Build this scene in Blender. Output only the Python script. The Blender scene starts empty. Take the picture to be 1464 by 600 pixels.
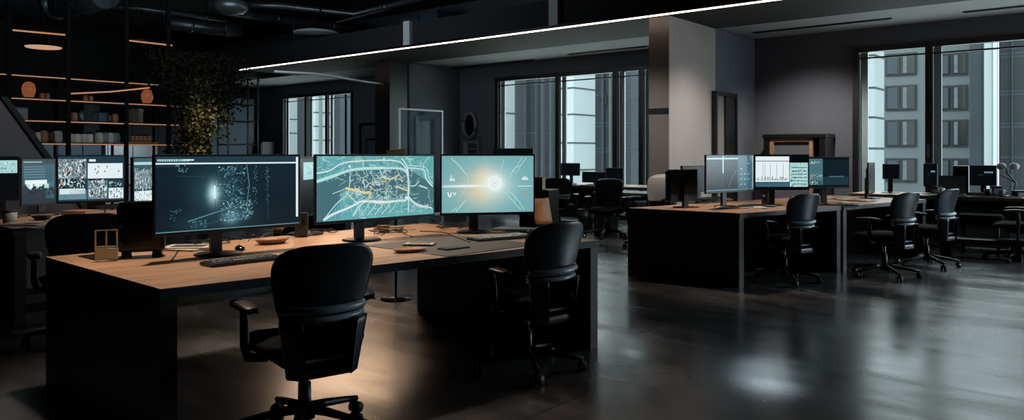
import bpy, bmesh, math, random
from mathutils import Vector, Matrix
R_ = random.Random(7)
PI = math.pi
scene = bpy.context.scene
COL = bpy.context.scene.collection
# ------------------------------------------------------------------ camera
F = 1091.0; H = 1.33; TH = math.radians(39.8)
S_, C_ = math.sin(TH), math.cos(TH)
cd = bpy.data.cameras.new('camera'); cam = bpy.data.objects.new('camera', cd); COL.objects.link(cam)
cam.location = (0, 0, H); cam.rotation_euler = (PI/2, 0, TH)
cd.sensor_width = 36; cd.lens = F/1464*36; cd.shift_y = -80/1464; cd.clip_end = 400; cd.clip_start = .05
scene.camera = cam
def CW(lat, dep, z=0.0):
    return Vector((lat*C_ - dep*S_, lat*S_ + dep*C_, z))
def G(u, v, z=0.0):
    """point of the plane at height z that shows at pixel u,v"""
    d = (H-z)*F/(v-220.0)
    return CW((u-732)/F*d, d, z)
def D(u, d, z=0.0):
    return CW((u-732)/F*d, d, z)
def YD(u, y, z=0.0):
    r = (u-732)/F; return D(u, y/(C_+r*S_), z)
# ------------------------------------------------------------------ materials
def srgb(c):
    return tuple(((x/255)/12.92 if x/255 <= .04045 else ((x/255+.055)/1.055)**2.4) for x in c)
M = {}
def mat(name, col, rough=.5, metal=0, spec=.5, emit=None, es=1.0, noise=None, bump=0, coat=0):
    m = bpy.data.materials.new(name); m.use_nodes = True
    nt = m.node_tree; b = nt.nodes['Principled BSDF']
    c = srgb(col)+(1,)
    b.inputs['Base Color'].default_value = c
    b.inputs['Roughness'].default_value = rough
    b.inputs['Metallic'].default_value = metal
    b.inputs['Specular IOR Level'].default_value = spec
    if coat: b.inputs['Coat Weight'].default_value = coat
    if emit is not None:
        b.inputs['Emission Color'].default_value = srgb(emit)+(1,)
        b.inputs['Emission Strength'].default_value = es
    if noise or bump:
        tc = nt.nodes.new('ShaderNodeTexCoord')
        n = nt.nodes.new('ShaderNodeTexNoise'); n.inputs['Scale'].default_value = (noise or (0, 40))[1]
        n.inputs['Detail'].default_value = 6
        nt.links.new(tc.outputs['Object'], n.inputs['Vector'])
        if noise:
            r = nt.nodes.new('ShaderNodeValToRGB')
            r.color_ramp.elements[0].position = .3; r.color_ramp.elements[1].position = .7
            k = noise[0]
            r.color_ramp.elements[0].color = tuple(x*(1-k) for x in c[:3])+(1,)
            r.color_ramp.elements[1].color = tuple(min(1, x*(1+k)) for x in c[:3])+(1,)
            nt.links.new(n.outputs['Fac'], r.inputs['Fac']); nt.links.new(r.outputs['Color'], b.inputs['Base Color'])
        if bump:
            bp = nt.nodes.new('ShaderNodeBump'); bp.inputs['Strength'].default_value = bump; bp.inputs['Distance'].default_value = .002
            nt.links.new(n.outputs['Fac'], bp.inputs['Height']); nt.links.new(bp.outputs['Normal'], b.inputs['Normal'])
    M[name] = m
    return m
def glow(name, col, s=1.0):
    return mat(name, (4, 5, 6), .25, 0, .3, emit=col, es=s)
mat('black_plastic', (12, 13, 14), .42, noise=(.15, 30), bump=.15)
mat('black_gloss', (7, 8, 9), .16, noise=(.1, 10))
mat('shell_plastic', (40, 50, 57), .32, noise=(.12, 25), bump=.1)
mat('band_plastic', (150, 168, 178), .3, noise=(.1, 25))
mat('black_fabric', (5, 5, 6), .9, 0, .15, noise=(.3, 300), bump=.4)
mat('dark_metal', (26, 28, 30), .35, .8, noise=(.1, 20))
mat('chrome', (170, 175, 178), .18, 1, noise=(.05, 20))
mat('rubber', (9, 9, 10), .6, noise=(.2, 60))
mat('desk_paint', (33, 29, 28), .5, noise=(.15, 14))
mat('desk_edge', (58, 65, 70), .45, noise=(.12, 14))
mat('wall_paint', (84, 87, 94), .85, noise=(.05, 3), bump=.1)
mat('wall_light', (150, 142, 138), .85, noise=(.04, 3), bump=.1)
mat('wall_dark', (40, 43, 47), .9, noise=(.08, 3))
mat('beam_paint', (26, 26, 28), .8, noise=(.06, 2))
mat('soffit_paint', (150, 153, 155), .85, noise=(.03, 3))
mat('ceiling_black', (14, 14, 16), .95, noise=(.2, 2))
mat('duct_metal', (78, 84, 88), .38, .75, noise=(.25, 4), bump=.2)
mat('frame_black', (8, 9, 10), .4, noise=(.1, 20))
mat('mullion_grey', (104, 116, 124), .45, noise=(.06, 10))
mat('white_paint', (200, 204, 205), .5, noise=(.03, 10))
mat('grey_fabric', (200, 194, 188), .85, noise=(.08, 200), bump=.3)
mat('pale_wood', (205, 160, 128), .5, noise=(.1, 8))
mat('tray_wood', (150, 104, 74), .5, noise=(.2, 20))
mat('shelf_wood', (70, 48, 36), .6, noise=(.2, 12))
mat('paper', (190, 184, 172), .8, noise=(.06, 12))
mat('paper_print', (60, 62, 66), .8, noise=(.3, 60))
mat('key_grey', (110, 118, 120), .5, noise=(.1, 90))
mat('key_light', (200, 202, 198), .5, noise=(.1, 90))
mat('orange_clay', (196, 112, 62), .45, noise=(.15, 12))
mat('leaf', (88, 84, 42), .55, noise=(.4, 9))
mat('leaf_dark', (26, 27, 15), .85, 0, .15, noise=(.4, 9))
mat('stem', (58, 46, 30), .8, noise=(.2, 30))
mat('card_cream', (196, 178, 140), .8, noise=(.1, 30))
mat('sheet_grey', (84, 82, 80), .8, noise=(.1, 200))
mat('ext_white', (150, 160, 162), .8, noise=(.05, .3))
mat('ext_strip', (172, 182, 184), .7, noise=(.02, .3))
mat('ext_grey', (92, 100, 103), .85, noise=(.08, .4))
mat('ext_mid', (58, 68, 74), .85, noise=(.1, .4))
mat('ext_dark', (32, 40, 44), .7, noise=(.2, .5))
mat('ext_glass', (16, 21, 24), .15, noise=(.35, .8))
mat('ext_curtain', (92, 102, 106), .8, noise=(.2, 3))
mat('fin_grey', (168, 178, 182), .5, noise=(.05, 5))
mat('bounce_pale', (206, 206, 202), .9, noise=(.1, 2))  # pale colour for the added ground that throws light upward
mat('ext_seam', (56, 66, 70), .9, noise=(.1, 1))
mat('blue_panel', (70, 84, 98), .7, noise=(.05, 2))
mat('wood_frame', (150, 112, 80), .55, noise=(.15, 10))
mat('acrylic', (216, 208, 190), .3, noise=(.04, 10))
mat('mirror', (120, 116, 112), .25, noise=(.03, 2))
# wood table top
def wood_top():
    m = bpy.data.materials.new('desk_wood'); m.use_nodes = True; nt = m.node_tree; b = nt.nodes['Principled BSDF']
    tc = nt.nodes.new('ShaderNodeTexCoord'); mp = nt.nodes.new('ShaderNodeMapping'); mp.inputs['Scale'].default_value = (14, 1.1, 14)
    n = nt.nodes.new('ShaderNodeTexNoise'); n.inputs['Scale'].default_value = 2.2; n.inputs['Detail'].default_value = 9; n.inputs['Distortion'].default_value = .6
    r = nt.nodes.new('ShaderNodeValToRGB'); e = r.color_ramp.elements
    e[0].position = .3; e[0].color = srgb((138, 106, 82))+(1,); e[1].position = .72; e[1].color = srgb((196, 156, 124))+(1,)
    nt.links.new(tc.outputs['Object'], mp.inputs['Vector']); nt.links.new(mp.outputs[0], n.inputs['Vector'])
    nt.links.new(n.outputs['Fac'], r.inputs['Fac']); nt.links.new(r.outputs['Color'], b.inputs['Base Color'])
    b.inputs['Roughness'].default_value = .42
    bp = nt.nodes.new('ShaderNodeBump'); bp.inputs['Strength'].default_value = .08; nt.links.new(n.outputs['Fac'], bp.inputs['Height']); nt.links.new(bp.outputs[0], b.inputs['Normal'])
    M['desk_wood'] = m
wood_top()
def floor_mat():
    m = bpy.data.materials.new('polished_concrete'); m.use_nodes = True; nt = m.node_tree; b = nt.nodes['Principled BSDF']; L = nt.links
    tc = nt.nodes.new('ShaderNodeTexCoord')
    n1 = nt.nodes.new('ShaderNodeTexNoise'); n1.inputs['Scale'].default_value = .8; n1.inputs['Detail'].default_value = 8; n1.inputs['Distortion'].default_value = .4
    mp = nt.nodes.new('ShaderNodeMapping'); mp.inputs['Rotation'].default_value = (0, 0, .75); mp.inputs['Scale'].default_value = (.7, 2.2, 1)
    n2 = nt.nodes.new('ShaderNodeTexNoise'); n2.inputs['Scale'].default_value = 1.6; n2.inputs['Detail'].default_value = 6; n2.inputs['Distortion'].default_value = .5
    L.new(tc.outputs['Object'], n1.inputs['Vector']); L.new(tc.outputs['Object'], mp.inputs['Vector']); L.new(mp.outputs[0], n2.inputs['Vector'])
    mx = nt.nodes.new('ShaderNodeMath'); mx.operation = 'MULTIPLY_ADD'; mx.inputs[1].default_value = .6
    L.new(n2.outputs['Fac'], mx.inputs[0]); 
    hf = nt.nodes.new('ShaderNodeMath'); hf.operation = 'MULTIPLY'; hf.inputs[1].default_value = .4; L.new(n1.outputs['Fac'], hf.inputs[0]); L.new(hf.outputs[0], mx.inputs[2])
    r = nt.nodes.new('ShaderNodeValToRGB'); e = r.color_ramp.elements
    e[0].position = .36; e[0].color = srgb((46, 46, 48))+(1,); e[1].position = .66; e[1].color = srgb((88, 89, 92))+(1,)
    L.new(mx.outputs[0], r.inputs['Fac'])
    bk = nt.nodes.new('ShaderNodeTexBrick'); bk.inputs['Scale'].default_value = 1; bk.offset = 0.0
    bk.inputs['Brick Width'].default_value = 2.4; bk.inputs['Row Height'].default_value = 2.4; bk.inputs['Mortar Size'].default_value = .006
    bk.inputs['Color1'].default_value = (1, 1, 1, 1); bk.inputs['Color2'].default_value = (.9, .9, .9, 1); bk.inputs['Mortar'].default_value = (.35, .35, .35, 1)
    L.new(tc.outputs['Object'], bk.inputs['Vector'])
    mm = nt.nodes.new('ShaderNodeMix'); mm.data_type = 'RGBA'; mm.blend_type = 'MULTIPLY'; mm.inputs['Factor'].default_value = 1
    L.new(r.outputs['Color'], mm.inputs[6]); L.new(bk.outputs['Color'], mm.inputs[7]); L.new(mm.outputs[2], b.inputs['Base Color'])
    rr = nt.nodes.new('ShaderNodeMapRange'); rr.inputs['From Min'].default_value = .35; rr.inputs['From Max'].default_value = .7
    rr.inputs['To Min'].default_value = .17; rr.inputs['To Max'].default_value = .33
    L.new(mx.outputs[0], rr.inputs['Value']); L.new(rr.outputs[0], b.inputs['Roughness'])
    b.inputs['Specular IOR Level'].default_value = 1.0
    bp = nt.nodes.new('ShaderNodeBump'); bp.inputs['Strength'].default_value = .018; bp.inputs['Distance'].default_value = .02
    L.new(mx.outputs[0], bp.inputs['Height']); L.new(bp.outputs[0], b.inputs['Normal'])
    M['floor'] = m
floor_mat()
def glass_mat(name, tint, refl):
    m = bpy.data.materials.new(name); m.use_nodes = True; nt = m.node_tree; nt.nodes.clear(); L = nt.links
    o = nt.nodes.new('ShaderNodeOutputMaterial'); t = nt.nodes.new('ShaderNodeBsdfTransparent'); g = nt.nodes.new('ShaderNodeBsdfGlossy')
    t.inputs['Color'].default_value = tint+(1,); g.inputs['Roughness'].default_value = .02
    lw = nt.nodes.new('ShaderNodeLayerWeight'); lw.inputs['Blend'].default_value = .5; fr = nt.nodes.new('ShaderNodeMath'); fr.operation = 'POWER'; fr.inputs[1].default_value = 4; L.new(lw.outputs['Facing'], fr.inputs[0])
    mu = nt.nodes.new('ShaderNodeMath'); mu.operation = 'MULTIPLY'; mu.inputs[1].default_value = refl*.7; L.new(fr.outputs[0], mu.inputs[0])
    mx = nt.nodes.new('ShaderNodeMixShader'); L.new(mu.outputs[0], mx.inputs[0]); L.new(t.outputs[0], mx.inputs[1]); L.new(g.outputs[0], mx.inputs[2]); L.new(mx.outputs[0], o.inputs[0])
    M[name] = m
glass_mat('window_glass', (.93, .955, .955), 1.0)
glass_mat('partition_glass', (.72, .82, .86), 1.0)
# screen colours
glow('led_warm', (255, 232, 214), 5.5)
glow('shelf_led', (206, 148, 108), .8)
mat('post_black', (7, 7, 8), .85, 0, .2, noise=(.1, 20))
glow('lamp_glow', (216, 172, 136), .8)
glow('orange_glow', (190, 110, 68), .4)
for n_, c_ in dict(scr_navy=(11, 27, 36), scr_black=(5, 9, 13), scr_teal=(98, 168, 172), scr_teal_dark=(72, 112, 120), scr_blue=(60, 98, 116), scr_slate=(34, 58, 72),
                   scr_white=(226, 238, 242), scr_pale=(168, 212, 212), scr_line=(96, 140, 154), scr_dim=(44, 78, 92), scr_yellow=(222, 208, 150),
                   scr_red=(214, 120, 90), scr_grey=(120, 134, 142), scr_sky=(120, 170, 176), scr_mint=(186, 228, 224)).items():
    glow(n_, c_)
def flare_mat():
    """the picture on the right-hand screen: teal field with a warm haze and a white flare"""
    m = bpy.data.materials.new('scr_flare'); m.use_nodes = True; nt = m.node_tree; L = nt.links; b = nt.nodes['Principled BSDF']
    b.inputs['Base Color'].default_value = (.004, .004, .005, 1); b.inputs['Roughness'].default_value = .3
    uv = nt.nodes.new('ShaderNodeTexCoord'); sp = nt.nodes.new('ShaderNodeSeparateXYZ'); L.new(uv.outputs['UV'], sp.inputs[0])
    def math_(op, a, bb=None, c=None):
        n = nt.nodes.new('ShaderNodeMath'); n.operation = op
        for i, x in enumerate((a, bb, c)):
            if x is None: continue
            if isinstance(x, (int, float)): n.inputs[i].default_value = x
            else: L.new(x, n.inputs[i])
        return n.outputs[0]
    def blob(cx, cy, sx, sy, pw=1.0):
        dx = math_('DIVIDE', math_('SUBTRACT', sp.outputs[0], cx), sx); dy = math_('DIVIDE', math_('SUBTRACT', sp.outputs[1], cy), sy)
        q = math_('ADD', math_('MULTIPLY', dx, dx), math_('MULTIPLY', dy, dy))
        return math_('POWER', math_('EXPONENT', math_('MULTIPLY', q, -1.0)), pw)
    def mixc(fac, a, col):
        n = nt.nodes.new('ShaderNodeMix'); n.data_type = 'RGBA'; n.clamp_factor = True
        L.new(fac, n.inputs[0])
        if isinstance(a, tuple): n.inputs[6].default_value = a
        else: L.new(a, n.inputs[6])
        n.inputs[7].default_value = col
        return n.outputs[2]
    c = mixc(blob(.5, .5, .75, .8), srgb((104, 152, 160))+(1,), srgb((126, 182, 186))+(1,))
    c = mixc(math_('MULTIPLY', blob(.42, .42, .22, .3), .8), c, srgb((226, 205, 165))+(1,))
    c = mixc(math_('MULTIPLY', blob(.47, .55, .10, .22), .8), c, srgb((245, 214, 160))+(1,))
    c = mixc(math_('MULTIPLY', blob(.57, .5, .17, .24), .75), c, srgb((205, 238, 236))+(1,))
    c = mixc(math_('MULTIPLY', blob(.28, .47, .26, .022), .95), c, srgb((235, 250, 250))+(1,))
    c = mixc(math_('MULTIPLY', blob(.57, .52, .07, .11), 1.5), c, srgb((255, 255, 255))+(1,))
    L.new(c, b.inputs['Emission Color']); b.inputs['Emission Strength'].default_value = 1.0
    M['scr_flare'] = m
flare_mat()
def cad_mat():
    m = M['scr_flare'].copy(); m.name = 'scr_cad'; nt = m.node_tree; L = nt.links; b = nt.nodes['Principled BSDF']
    for n in [n for n in nt.nodes if n.type in ('MATH', 'MIX')]: nt.nodes.remove(n)
    sp = [n for n in nt.nodes if n.type == 'SEPXYZ'][0]
    def math_(op, a, bb=None):
        n = nt.nodes.new('ShaderNodeMath'); n.operation = op
        for i, x in enumerate((a, bb)):
            if x is None: continue
            if isinstance(x, (int, float)): n.inputs[i].default_value = x
            else: L.new(x, n.inputs[i])
        return n.outputs[0]
    c = srgb((12, 28, 38))+(1,)
    for cx, cy, sx, sy, k, col in ((.38, .52, .14, .26, .75, (58, 108, 122)), (.5, .2, .16, .22, .7, (44, 84, 98)), (.5, .8, .5, .3, .35, (30, 60, 74)), (.25, .1, .12, .12, .6, (40, 78, 92)), (.372, .5, .035, .12, 1.0, (190, 235, 238)), (.49, .15, .05, .08, .9, (130, 190, 200))):
        dx = math_('DIVIDE', math_('SUBTRACT', sp.outputs[0], cx), sx); dy = math_('DIVIDE', math_('SUBTRACT', sp.outputs[1], cy), sy)
        q = math_('MULTIPLY', math_('EXPONENT', math_('MULTIPLY', math_('ADD', math_('MULTIPLY', dx, dx), math_('MULTIPLY', dy, dy)), -1.0)), k*(.6 if k < 1 else 1))
        n = nt.nodes.new('ShaderNodeMix'); n.data_type = 'RGBA'; L.new(q, n.inputs[0])
        if isinstance(c, tuple): n.inputs[6].default_value = c
        else: L.new(c, n.inputs[6])
        n.inputs[7].default_value = srgb(col)+(1,); c = n.outputs[2]
    L.new(c, b.inputs['Emission Color']); M['scr_cad'] = m
cad_mat()
# ------------------------------------------------------------------ mesh builder
class MB:
    def __init__(s): s.bm = bmesh.new(); s.mats = []; s.uv = s.bm.loops.layers.uv.new('UVMap')
    def mi(s, m):
        if m not in s.mats: s.mats.append(m)
        return s.mats.index(m)
    def face(s, pts, m, uv=False, smooth=False):
        vs = [s.bm.verts.new(p) for p in pts]
        f = s.bm.faces.new(vs); f.material_index = s.mi(m); f.smooth = smooth
        if uv:
            for l, c in zip(f.loops, ((0, 0), (1, 0), (1, 1), (0, 1))): l[s.uv].uv = c
        return f
    def _new(s, vs, m, smooth=False):
        i = s.mi(m); fs = set()
        for v in vs:
            for f in v.link_faces: fs.add(f)
        for f in fs: f.material_index = i; f.smooth = smooth
    def box(s, c, size, m, rot=0, bev=0, tilt=0, rx=0):
        mt = Matrix.Translation(c) @ Matrix.Rotation(rot, 4, 'Z') @ Matrix.Rotation(rx, 4, 'X') @ Matrix.Rotation(tilt, 4, 'Y') @ Matrix.Diagonal((size[0], size[1], size[2], 1))
        r = bmesh.ops.create_cube(s.bm, size=1, matrix=mt); vs = r['verts']
        if bev:
            es = list({e for v in vs for e in v.link_edges})
            q = bmesh.ops.bevel(s.bm, geom=es, offset=bev, segments=2, profile=.6, affect='EDGES')
            vs = q['verts']
        s._new(vs, m)
        return s
    def bx(s, x0, x1, y0, y1, z0, z1, m, bev=0):
        return s.box(((x0+x1)/2, (y0+y1)/2, (z0+z1)/2), (abs(x1-x0), abs(y1-y0), abs(z1-z0)), m, bev=bev)
    def cone(s, p0, p1, r0, r1, m, seg=16, smooth=True):
        p0, p1 = Vector(p0), Vector(p1); d = p1-p0; q = d.to_track_quat('Z', 'Y').to_matrix().to_4x4()
        r = bmesh.ops.create_cone(s.bm, cap_ends=True, segments=seg, radius1=r0, radius2=max(r1, 1e-5), depth=d.length, matrix=Matrix.Translation((p0+p1)/2) @ q)
        s._new(r['verts'], m, smooth)
        return s
    def sphere(s, c, r, m, sc=(1, 1, 1), seg=16):
        q = bmesh.ops.create_uvsphere(s.bm, u_segments=seg, v_segments=seg//2+2, radius=r, matrix=Matrix.Translation(c) @ Matrix.Diagonal(sc+(1,)))
        s._new(q['verts'], m, True); return s
    def lathe(s, prof, m, c=(0, 0, 0), seg=24):
        rings = []
        for r, z in prof:
            rings.append([s.bm.verts.new((c[0]+r*math.cos(a*2*PI/seg), c[1]+r*math.sin(a*2*PI/seg), c[2]+z)) for a in range(seg)])
        i = s.mi(m)
        for a, b in zip(rings, rings[1:]):
            for k in range(seg):
                f = s.bm.faces.new((a[k], a[(k+1) % seg], b[(k+1) % seg], b[k])); f.material_index = i; f.smooth = True
        return s
    def tube(s, pts, r, m, seg=8, close=False):
        pts = [Vector(p) for p in pts]; rings = []; n = len(pts)
        for k, p in enumerate(pts):
            if close: t = pts[(k+1) % n]-pts[k-1]
            else: t = pts[min(k+1, n-1)]-pts[max(k-1, 0)]
            t.normalize(); up = Vector((0, 0, 1)) if abs(t.z) < .95 else Vector((1, 0, 0))
            a = t.cross(up).normalized(); b = a.cross(t)
            rr = r[k] if isinstance(r, (list, tuple)) else r
            rings.append([s.bm.verts.new(p+(a*math.cos(q*2*PI/seg)+b*math.sin(q*2*PI/seg))*rr) for q in range(seg)])
        i = s.mi(m)
        pr = list(zip(rings, rings[1:]))
        if close: pr.append((rings[-1], rings[0]))
        for a, b in pr:
            for k in range(seg):
                f = s.bm.faces.new((a[k], a[(k+1) % seg], b[(k+1) % seg], b[k])); f.material_index = i; f.smooth = True
        if not close:
            for rg in (rings[0], rings[-1]):
                f = s.bm.faces.new(rg); f.material_index = i
        return s
    def prism(s, pts, z0, z1, m, mtop=None):
        """vertical prism over a footprint"""
        n = len(pts); lo = [s.bm.verts.new((p[0], p[1], z0)) for p in pts]; hi = [s.bm.verts.new((p[0], p[1], z1)) for p in pts]
        i = s.mi(m); f = s.bm.faces.new(lo[::-1]); f.material_index = i
        f = s.bm.faces.new(hi); f.material_index = s.mi(mtop or m)
        for k in range(n):
            f = s.bm.faces.new((lo[k], lo[(k+1) % n], hi[(k+1) % n], hi[k])); f.material_index = i
        return s
    def grid(s, fn, nu, nv, m, thick, smooth=True, wrap=False):
        """closed shell: fn(a,b)->point in front, normal offset thick(a,b) along +y"""
        A = [[s.bm.verts.new(fn(i/nu, j/nv)) for j in range(nv+1)] for i in range(nu+1)]
        B = [[s.bm.verts.new(Vector(fn(i/nu, j/nv))+Vector((0, thick(i/nu, j/nv), 0))) for j in range(nv+1)] for i in range(nu+1)]
        k = s.mi(m); fs = []
        for i in range(nu):
            for j in range(nv):
                fs.append((A[i][j], A[i+1][j], A[i+1][j+1], A[i][j+1])); fs.append((B[i][j], B[i][j+1], B[i+1][j+1], B[i+1][j]))
        for i in range(nu):
            fs.append((A[i][0], B[i][0], B[i+1][0], A[i+1][0])); fs.append((A[i][nv], A[i+1][nv], B[i+1][nv], B[i][nv]))
        for j in range(nv):
            fs.append((A[0][j], A[0][j+1], B[0][j+1], B[0][j])); fs.append((A[nu][j], B[nu][j], B[nu][j+1], A[nu][j+1]))
        for q in fs:
            f = s.bm.faces.new(q); f.material_index = k; f.smooth = smooth
        return s
    def ribbon(s, pts, w, m, y):
        """flat line on a screen: pts (x,z) at depth y"""
        n = len(pts); L = []; Rr = []
        for k in range(n):
            a = Vector(pts[max(k-1, 0)]); b = Vector(pts[min(k+1, n-1)]); t = b-a
            if t.length < 1e-6: t = Vector((1, 0))
            t.normalize(); nn = Vector((-t.y, t.x))*w/2
            p = Vector(pts[k]); L.append(s.bm.verts.new((p.x+nn.x, y, p.y+nn.y))); Rr.append(s.bm.verts.new((p.x-nn.x, y, p.y-nn.y)))
        i = s.mi(m)
        for k in range(n-1):
            f = s.bm.faces.new((Rr[k], Rr[k+1], L[k+1], L[k])); f.material_index = i
        return s
    def quad(s, x0, x1, z0, z1, m, y, uv=False):
        s.face(((x0, y, z0), (x1, y, z0), (x1, y, z1), (x0, y, z1)), m, uv); return s
    def build(s, name, parent=None, fixn=True):
        if fixn: bmesh.ops.recalc_face_normals(s.bm, faces=[f for f in s.bm.faces])
        me = bpy.data.meshes.new(name); s.bm.to_mesh(me); s.bm.free()
        for m in s.mats: me.materials.append(M[m])
        o = bpy.data.objects.new(name, me); COL.objects.link(o)
        if parent is not None: o.parent = parent
        return o
def tag(o, label=None, cat=None, group=None, kind=None):
    if label: o['label'] = label
    if cat: o['category'] = cat
    if group: o['group'] = group
    if kind: o['kind'] = kind
    return o
def thing(name, label, cat, loc=(0, 0, 0), rz=0, group=None, kind=None):
    o = bpy.data.objects.new(name, None); COL.objects.link(o); o.location = loc; o.rotation_euler = (0, 0, rz); o.empty_display_size = .1
    return tag(o, label, cat, group, kind)
def struct(mb, name, parent=None):
    o = mb.build(name, parent)
    if parent is None: o['kind'] = 'structure'
    return o
def put(o, loc, rz=0):
    o.location = loc; o.rotation_euler = (0, 0, rz); return o
def dup(root, loc, rz, label=None, group=None):
    def cp(o, parent):
        c = o.copy(); COL.objects.link(c)
        c.parent = parent
        for ch in list(o.children): cp(ch, c)
        return c
    r = cp(root, None); put(r, loc, rz)
    if label: r['label'] = label
    if group: r['group'] = group
    return r
# ------------------------------------------------------------------ room shell
XL, XR, YB, YW, ZC = -24.0, 4.2, -5.0, 13.5, 5.0
struct(MB().bx(XL-.3, XR+.3, YB-.3, YW+.3, -.2, 0, 'floor'), 'floor')
struct(MB().bx(XL-.3, XR+.3, YB-.3, YW+.3, ZC, ZC+.2, 'ceiling_black'), 'ceiling')
struct(MB().bx(XL-.3, XL, YB, YW, 0, ZC, 'wall_dark'), 'wall_left')
struct(MB().bx(XR, XR+.3, YB, YW, 0, ZC, 'wall_dark'), 'wall_right')
struct(MB().bx(XL-.3, XR+.3, YB-.3, YB, 0, ZC, 'wall_dark'), 'wall_front')
SILL, HEAD = .5, 3.11
WINS = [(-20.45, -17.0), (-11.75, -6.3), (-3.8, 3.4)]
w = MB()
xs = [XL-.3]
for a, b in WINS: xs += [a, b]
xs.append(XR+.3)
for k in range(0, len(xs), 2): w.bx(xs[k], xs[k+1], YW, YW+.14, 0, ZC, 'wall_paint')
for a, b in WINS:
    w.bx(a, b, YW, YW+.14, 0, SILL, 'wall_paint'); w.bx(a, b, YW, YW+.14, HEAD, ZC, 'wall_paint')
struct(w, 'wall_back')
# bay side walls
struct(MB().bx(-13.35, -12.9, 11.86, 12.0, 0, 3.4, 'wall_paint').bx(-13.35, -12.9, 12.66, YW, 0, 3.4, 'wall_paint').bx(-13.35, -12.9, 12.0, 12.66, 2.2, 3.4, 'wall_paint'), 'wall_side')
struct(MB().bx(-5.84, -5.5, 11.86, YW, 0, 3.4, 'wall_paint'), 'wall_partition')
# main column, its stripe
struct(MB().bx(-5.84, -5.5, 10.27, 11.86, 0, 3.4, 'wall_light').bx(-5.85, -5.5, 10.262, 10.27, 1.93, 2.02, 'wall_dark'), 'wall_column')
struct(MB().bx(-13.45, -12.95, 11.3, 11.86, 0, 3.4, 'frame_black'), 'wall_pilaster')
# beam and bay soffits
struct(MB().bx(-17.2, XR, 10.2, 11.86, 3.4, 3.9, 'beam_paint'), 'ceiling_beam')
sf = MB()
sf.bx(XL, XR, 11.86, YW, 3.42, 3.62, 'soffit_paint')
struct(sf, 'ceiling_soffit')
def slot(u0, v0, u1, v1, n, label):
    a = G(u0, v0, 3.41); b = G(u1, v1, 3.41)
    y = (a.y+b.y)/2
    t = thing('air_slot', label, 'air vent', (min(a.x, b.x), y, 3.41), 0, 'linear air slots in the bay ceilings')
    L = abs(b.x-a.x)
    MB().bx(0, L, -.045, .045, -.004, .0095, 'frame_black').build('slot_frame', t)
    MB().bx(.02, L-.02, -.006, .006, -.012, -.004, 'dark_metal').build('slot_blade', t)
slot(1072, 46, 1278, 28, 0, 'black linear air slot in ceiling right of the light grey column')
slot(1376, 17, 1520, 4, 1, 'black linear air slot cut by the right edge, above the widest window')
slot(814, 78, 925, 66, 2, 'black linear air slot in ceiling just left of light grey column')
slot(655, 98, 755, 84, 3, 'black linear air slot above left part of the middle window')
# windows
def window(idx, x0, x1, mull, fr=.09):
    t = bpy.data.objects.new('window_%d' % idx, None); COL.objects.link(t); t['kind'] = 'structure'; t.location = (x0, YW, 0)
    W = x1-x0
    b = MB(); y0, y1 = -.03, .08
    b.bx(0, fr, y0, y1, SILL, HEAD, 'frame_black').bx(W-fr, W, y0, y1, SILL, HEAD, 'frame_black')
    b.bx(fr, W-fr, y0, y1, HEAD-.09, HEAD, 'frame_black').bx(fr, W-fr, y0, y1, SILL, SILL+.06, 'frame_black')
    b.build('window_frame', t)
    MB().bx(fr, W-fr, .02, .05, HEAD-.2, HEAD-.175, 'frame_black').build('head_rail', t)
    for xm in mull:
        MB().bx(xm-x0-.05, xm-x0+.05, y0, .05, SILL+.06, HEAD-.09, 'frame_black').build('mullion', t)
        MB().bx(xm-x0+.05, xm-x0+.16, .09, .13, SILL+.06, HEAD-.09, 'fin_grey').build('mullion_fin', t)
    MB().bx(fr, fr+.12, .09, .13, SILL+.06, HEAD-.09, 'fin_grey').build('mullion_fin', t)
    MB().bx(fr, W-fr, .055, .063, SILL+.06, HEAD-.09, 'window_glass').build('pane', t)
    MB().bx(-.04, W+.04, -.12, -.03, SILL-.04, SILL, 'frame_black').build('window_sill', t)
    return t
window(1, *WINS[0], [-19.2, -18.2])
wm = window(2, *WINS[1], [-9.94, -8.46, -7.85])
wr = window(3, *WINS[2], [-2.66, -1.15, .4, 1.95])
for t_, xx in ((wr, -2.66+3.8), (wm, -7.85+11.75)):
    MB().bx(xx-.02, xx+.02, -.06, -.03, 1.28, 1.5, 'chrome').build('window_handle', t_)
# door in the bay side wall
dr = bpy.data.objects.new('door_1', None); COL.objects.link(dr); dr['kind'] = 'structure'; dr.location = (-12.9, 12.0, 0)
MB().bx(-.1, .03, 0, .08, 0, 2.2, 'frame_black').bx(-.1, .03, .58, .66, 0, 2.2, 'frame_black').bx(-.1, .03, .08, .58, 2.12, 2.2, 'frame_black').build('door_frame', dr)
MB().bx(-.09, -.05, .08, .58, .02, 2.12, 'soffit_paint').build('door_leaf', dr)
MB().tube([(-.05, .14, 1.0), (0, .14, 1.0), (0, .24, 1.0)], .01, 'chrome').build('door_handle', dr)
# ------------------------------------------------------------------ world and buildings outside
wd = bpy.data.worlds.new('sky'); scene.world = wd; wd.use_nodes = True; nt = wd.node_tree
bg = nt.nodes['Background']; tc = nt.nodes.new('ShaderNodeTexCoord'); sp = nt.nodes.new('ShaderNodeSeparateXYZ'); rp = nt.nodes.new('ShaderNodeValToRGB')
nt.links.new(tc.outputs['Generated'], sp.inputs[0]); nt.links.new(sp.outputs[2], rp.inputs[0]); nt.links.new(rp.outputs[0], bg.inputs[0])
rp.color_ramp.elements[0].color = (.50, .58, .60, 1); rp.color_ramp.elements[1].color = (.84, .94, .96, 1); rp.color_ramp.elements[1].position = .35; bg.inputs[1].default_value = 4.7
struct(MB().bx(-160, 120, 14.5, 160, -14.3, -14, 'ext_mid'), 'street_ground')
struct(MB().bx(-34, 12, 13.85, 33, -1.6, -1.3, 'bounce_pale'), 'bounce_ground')  # unseen slab, added to bounce skylight up onto the bay soffits
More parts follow.
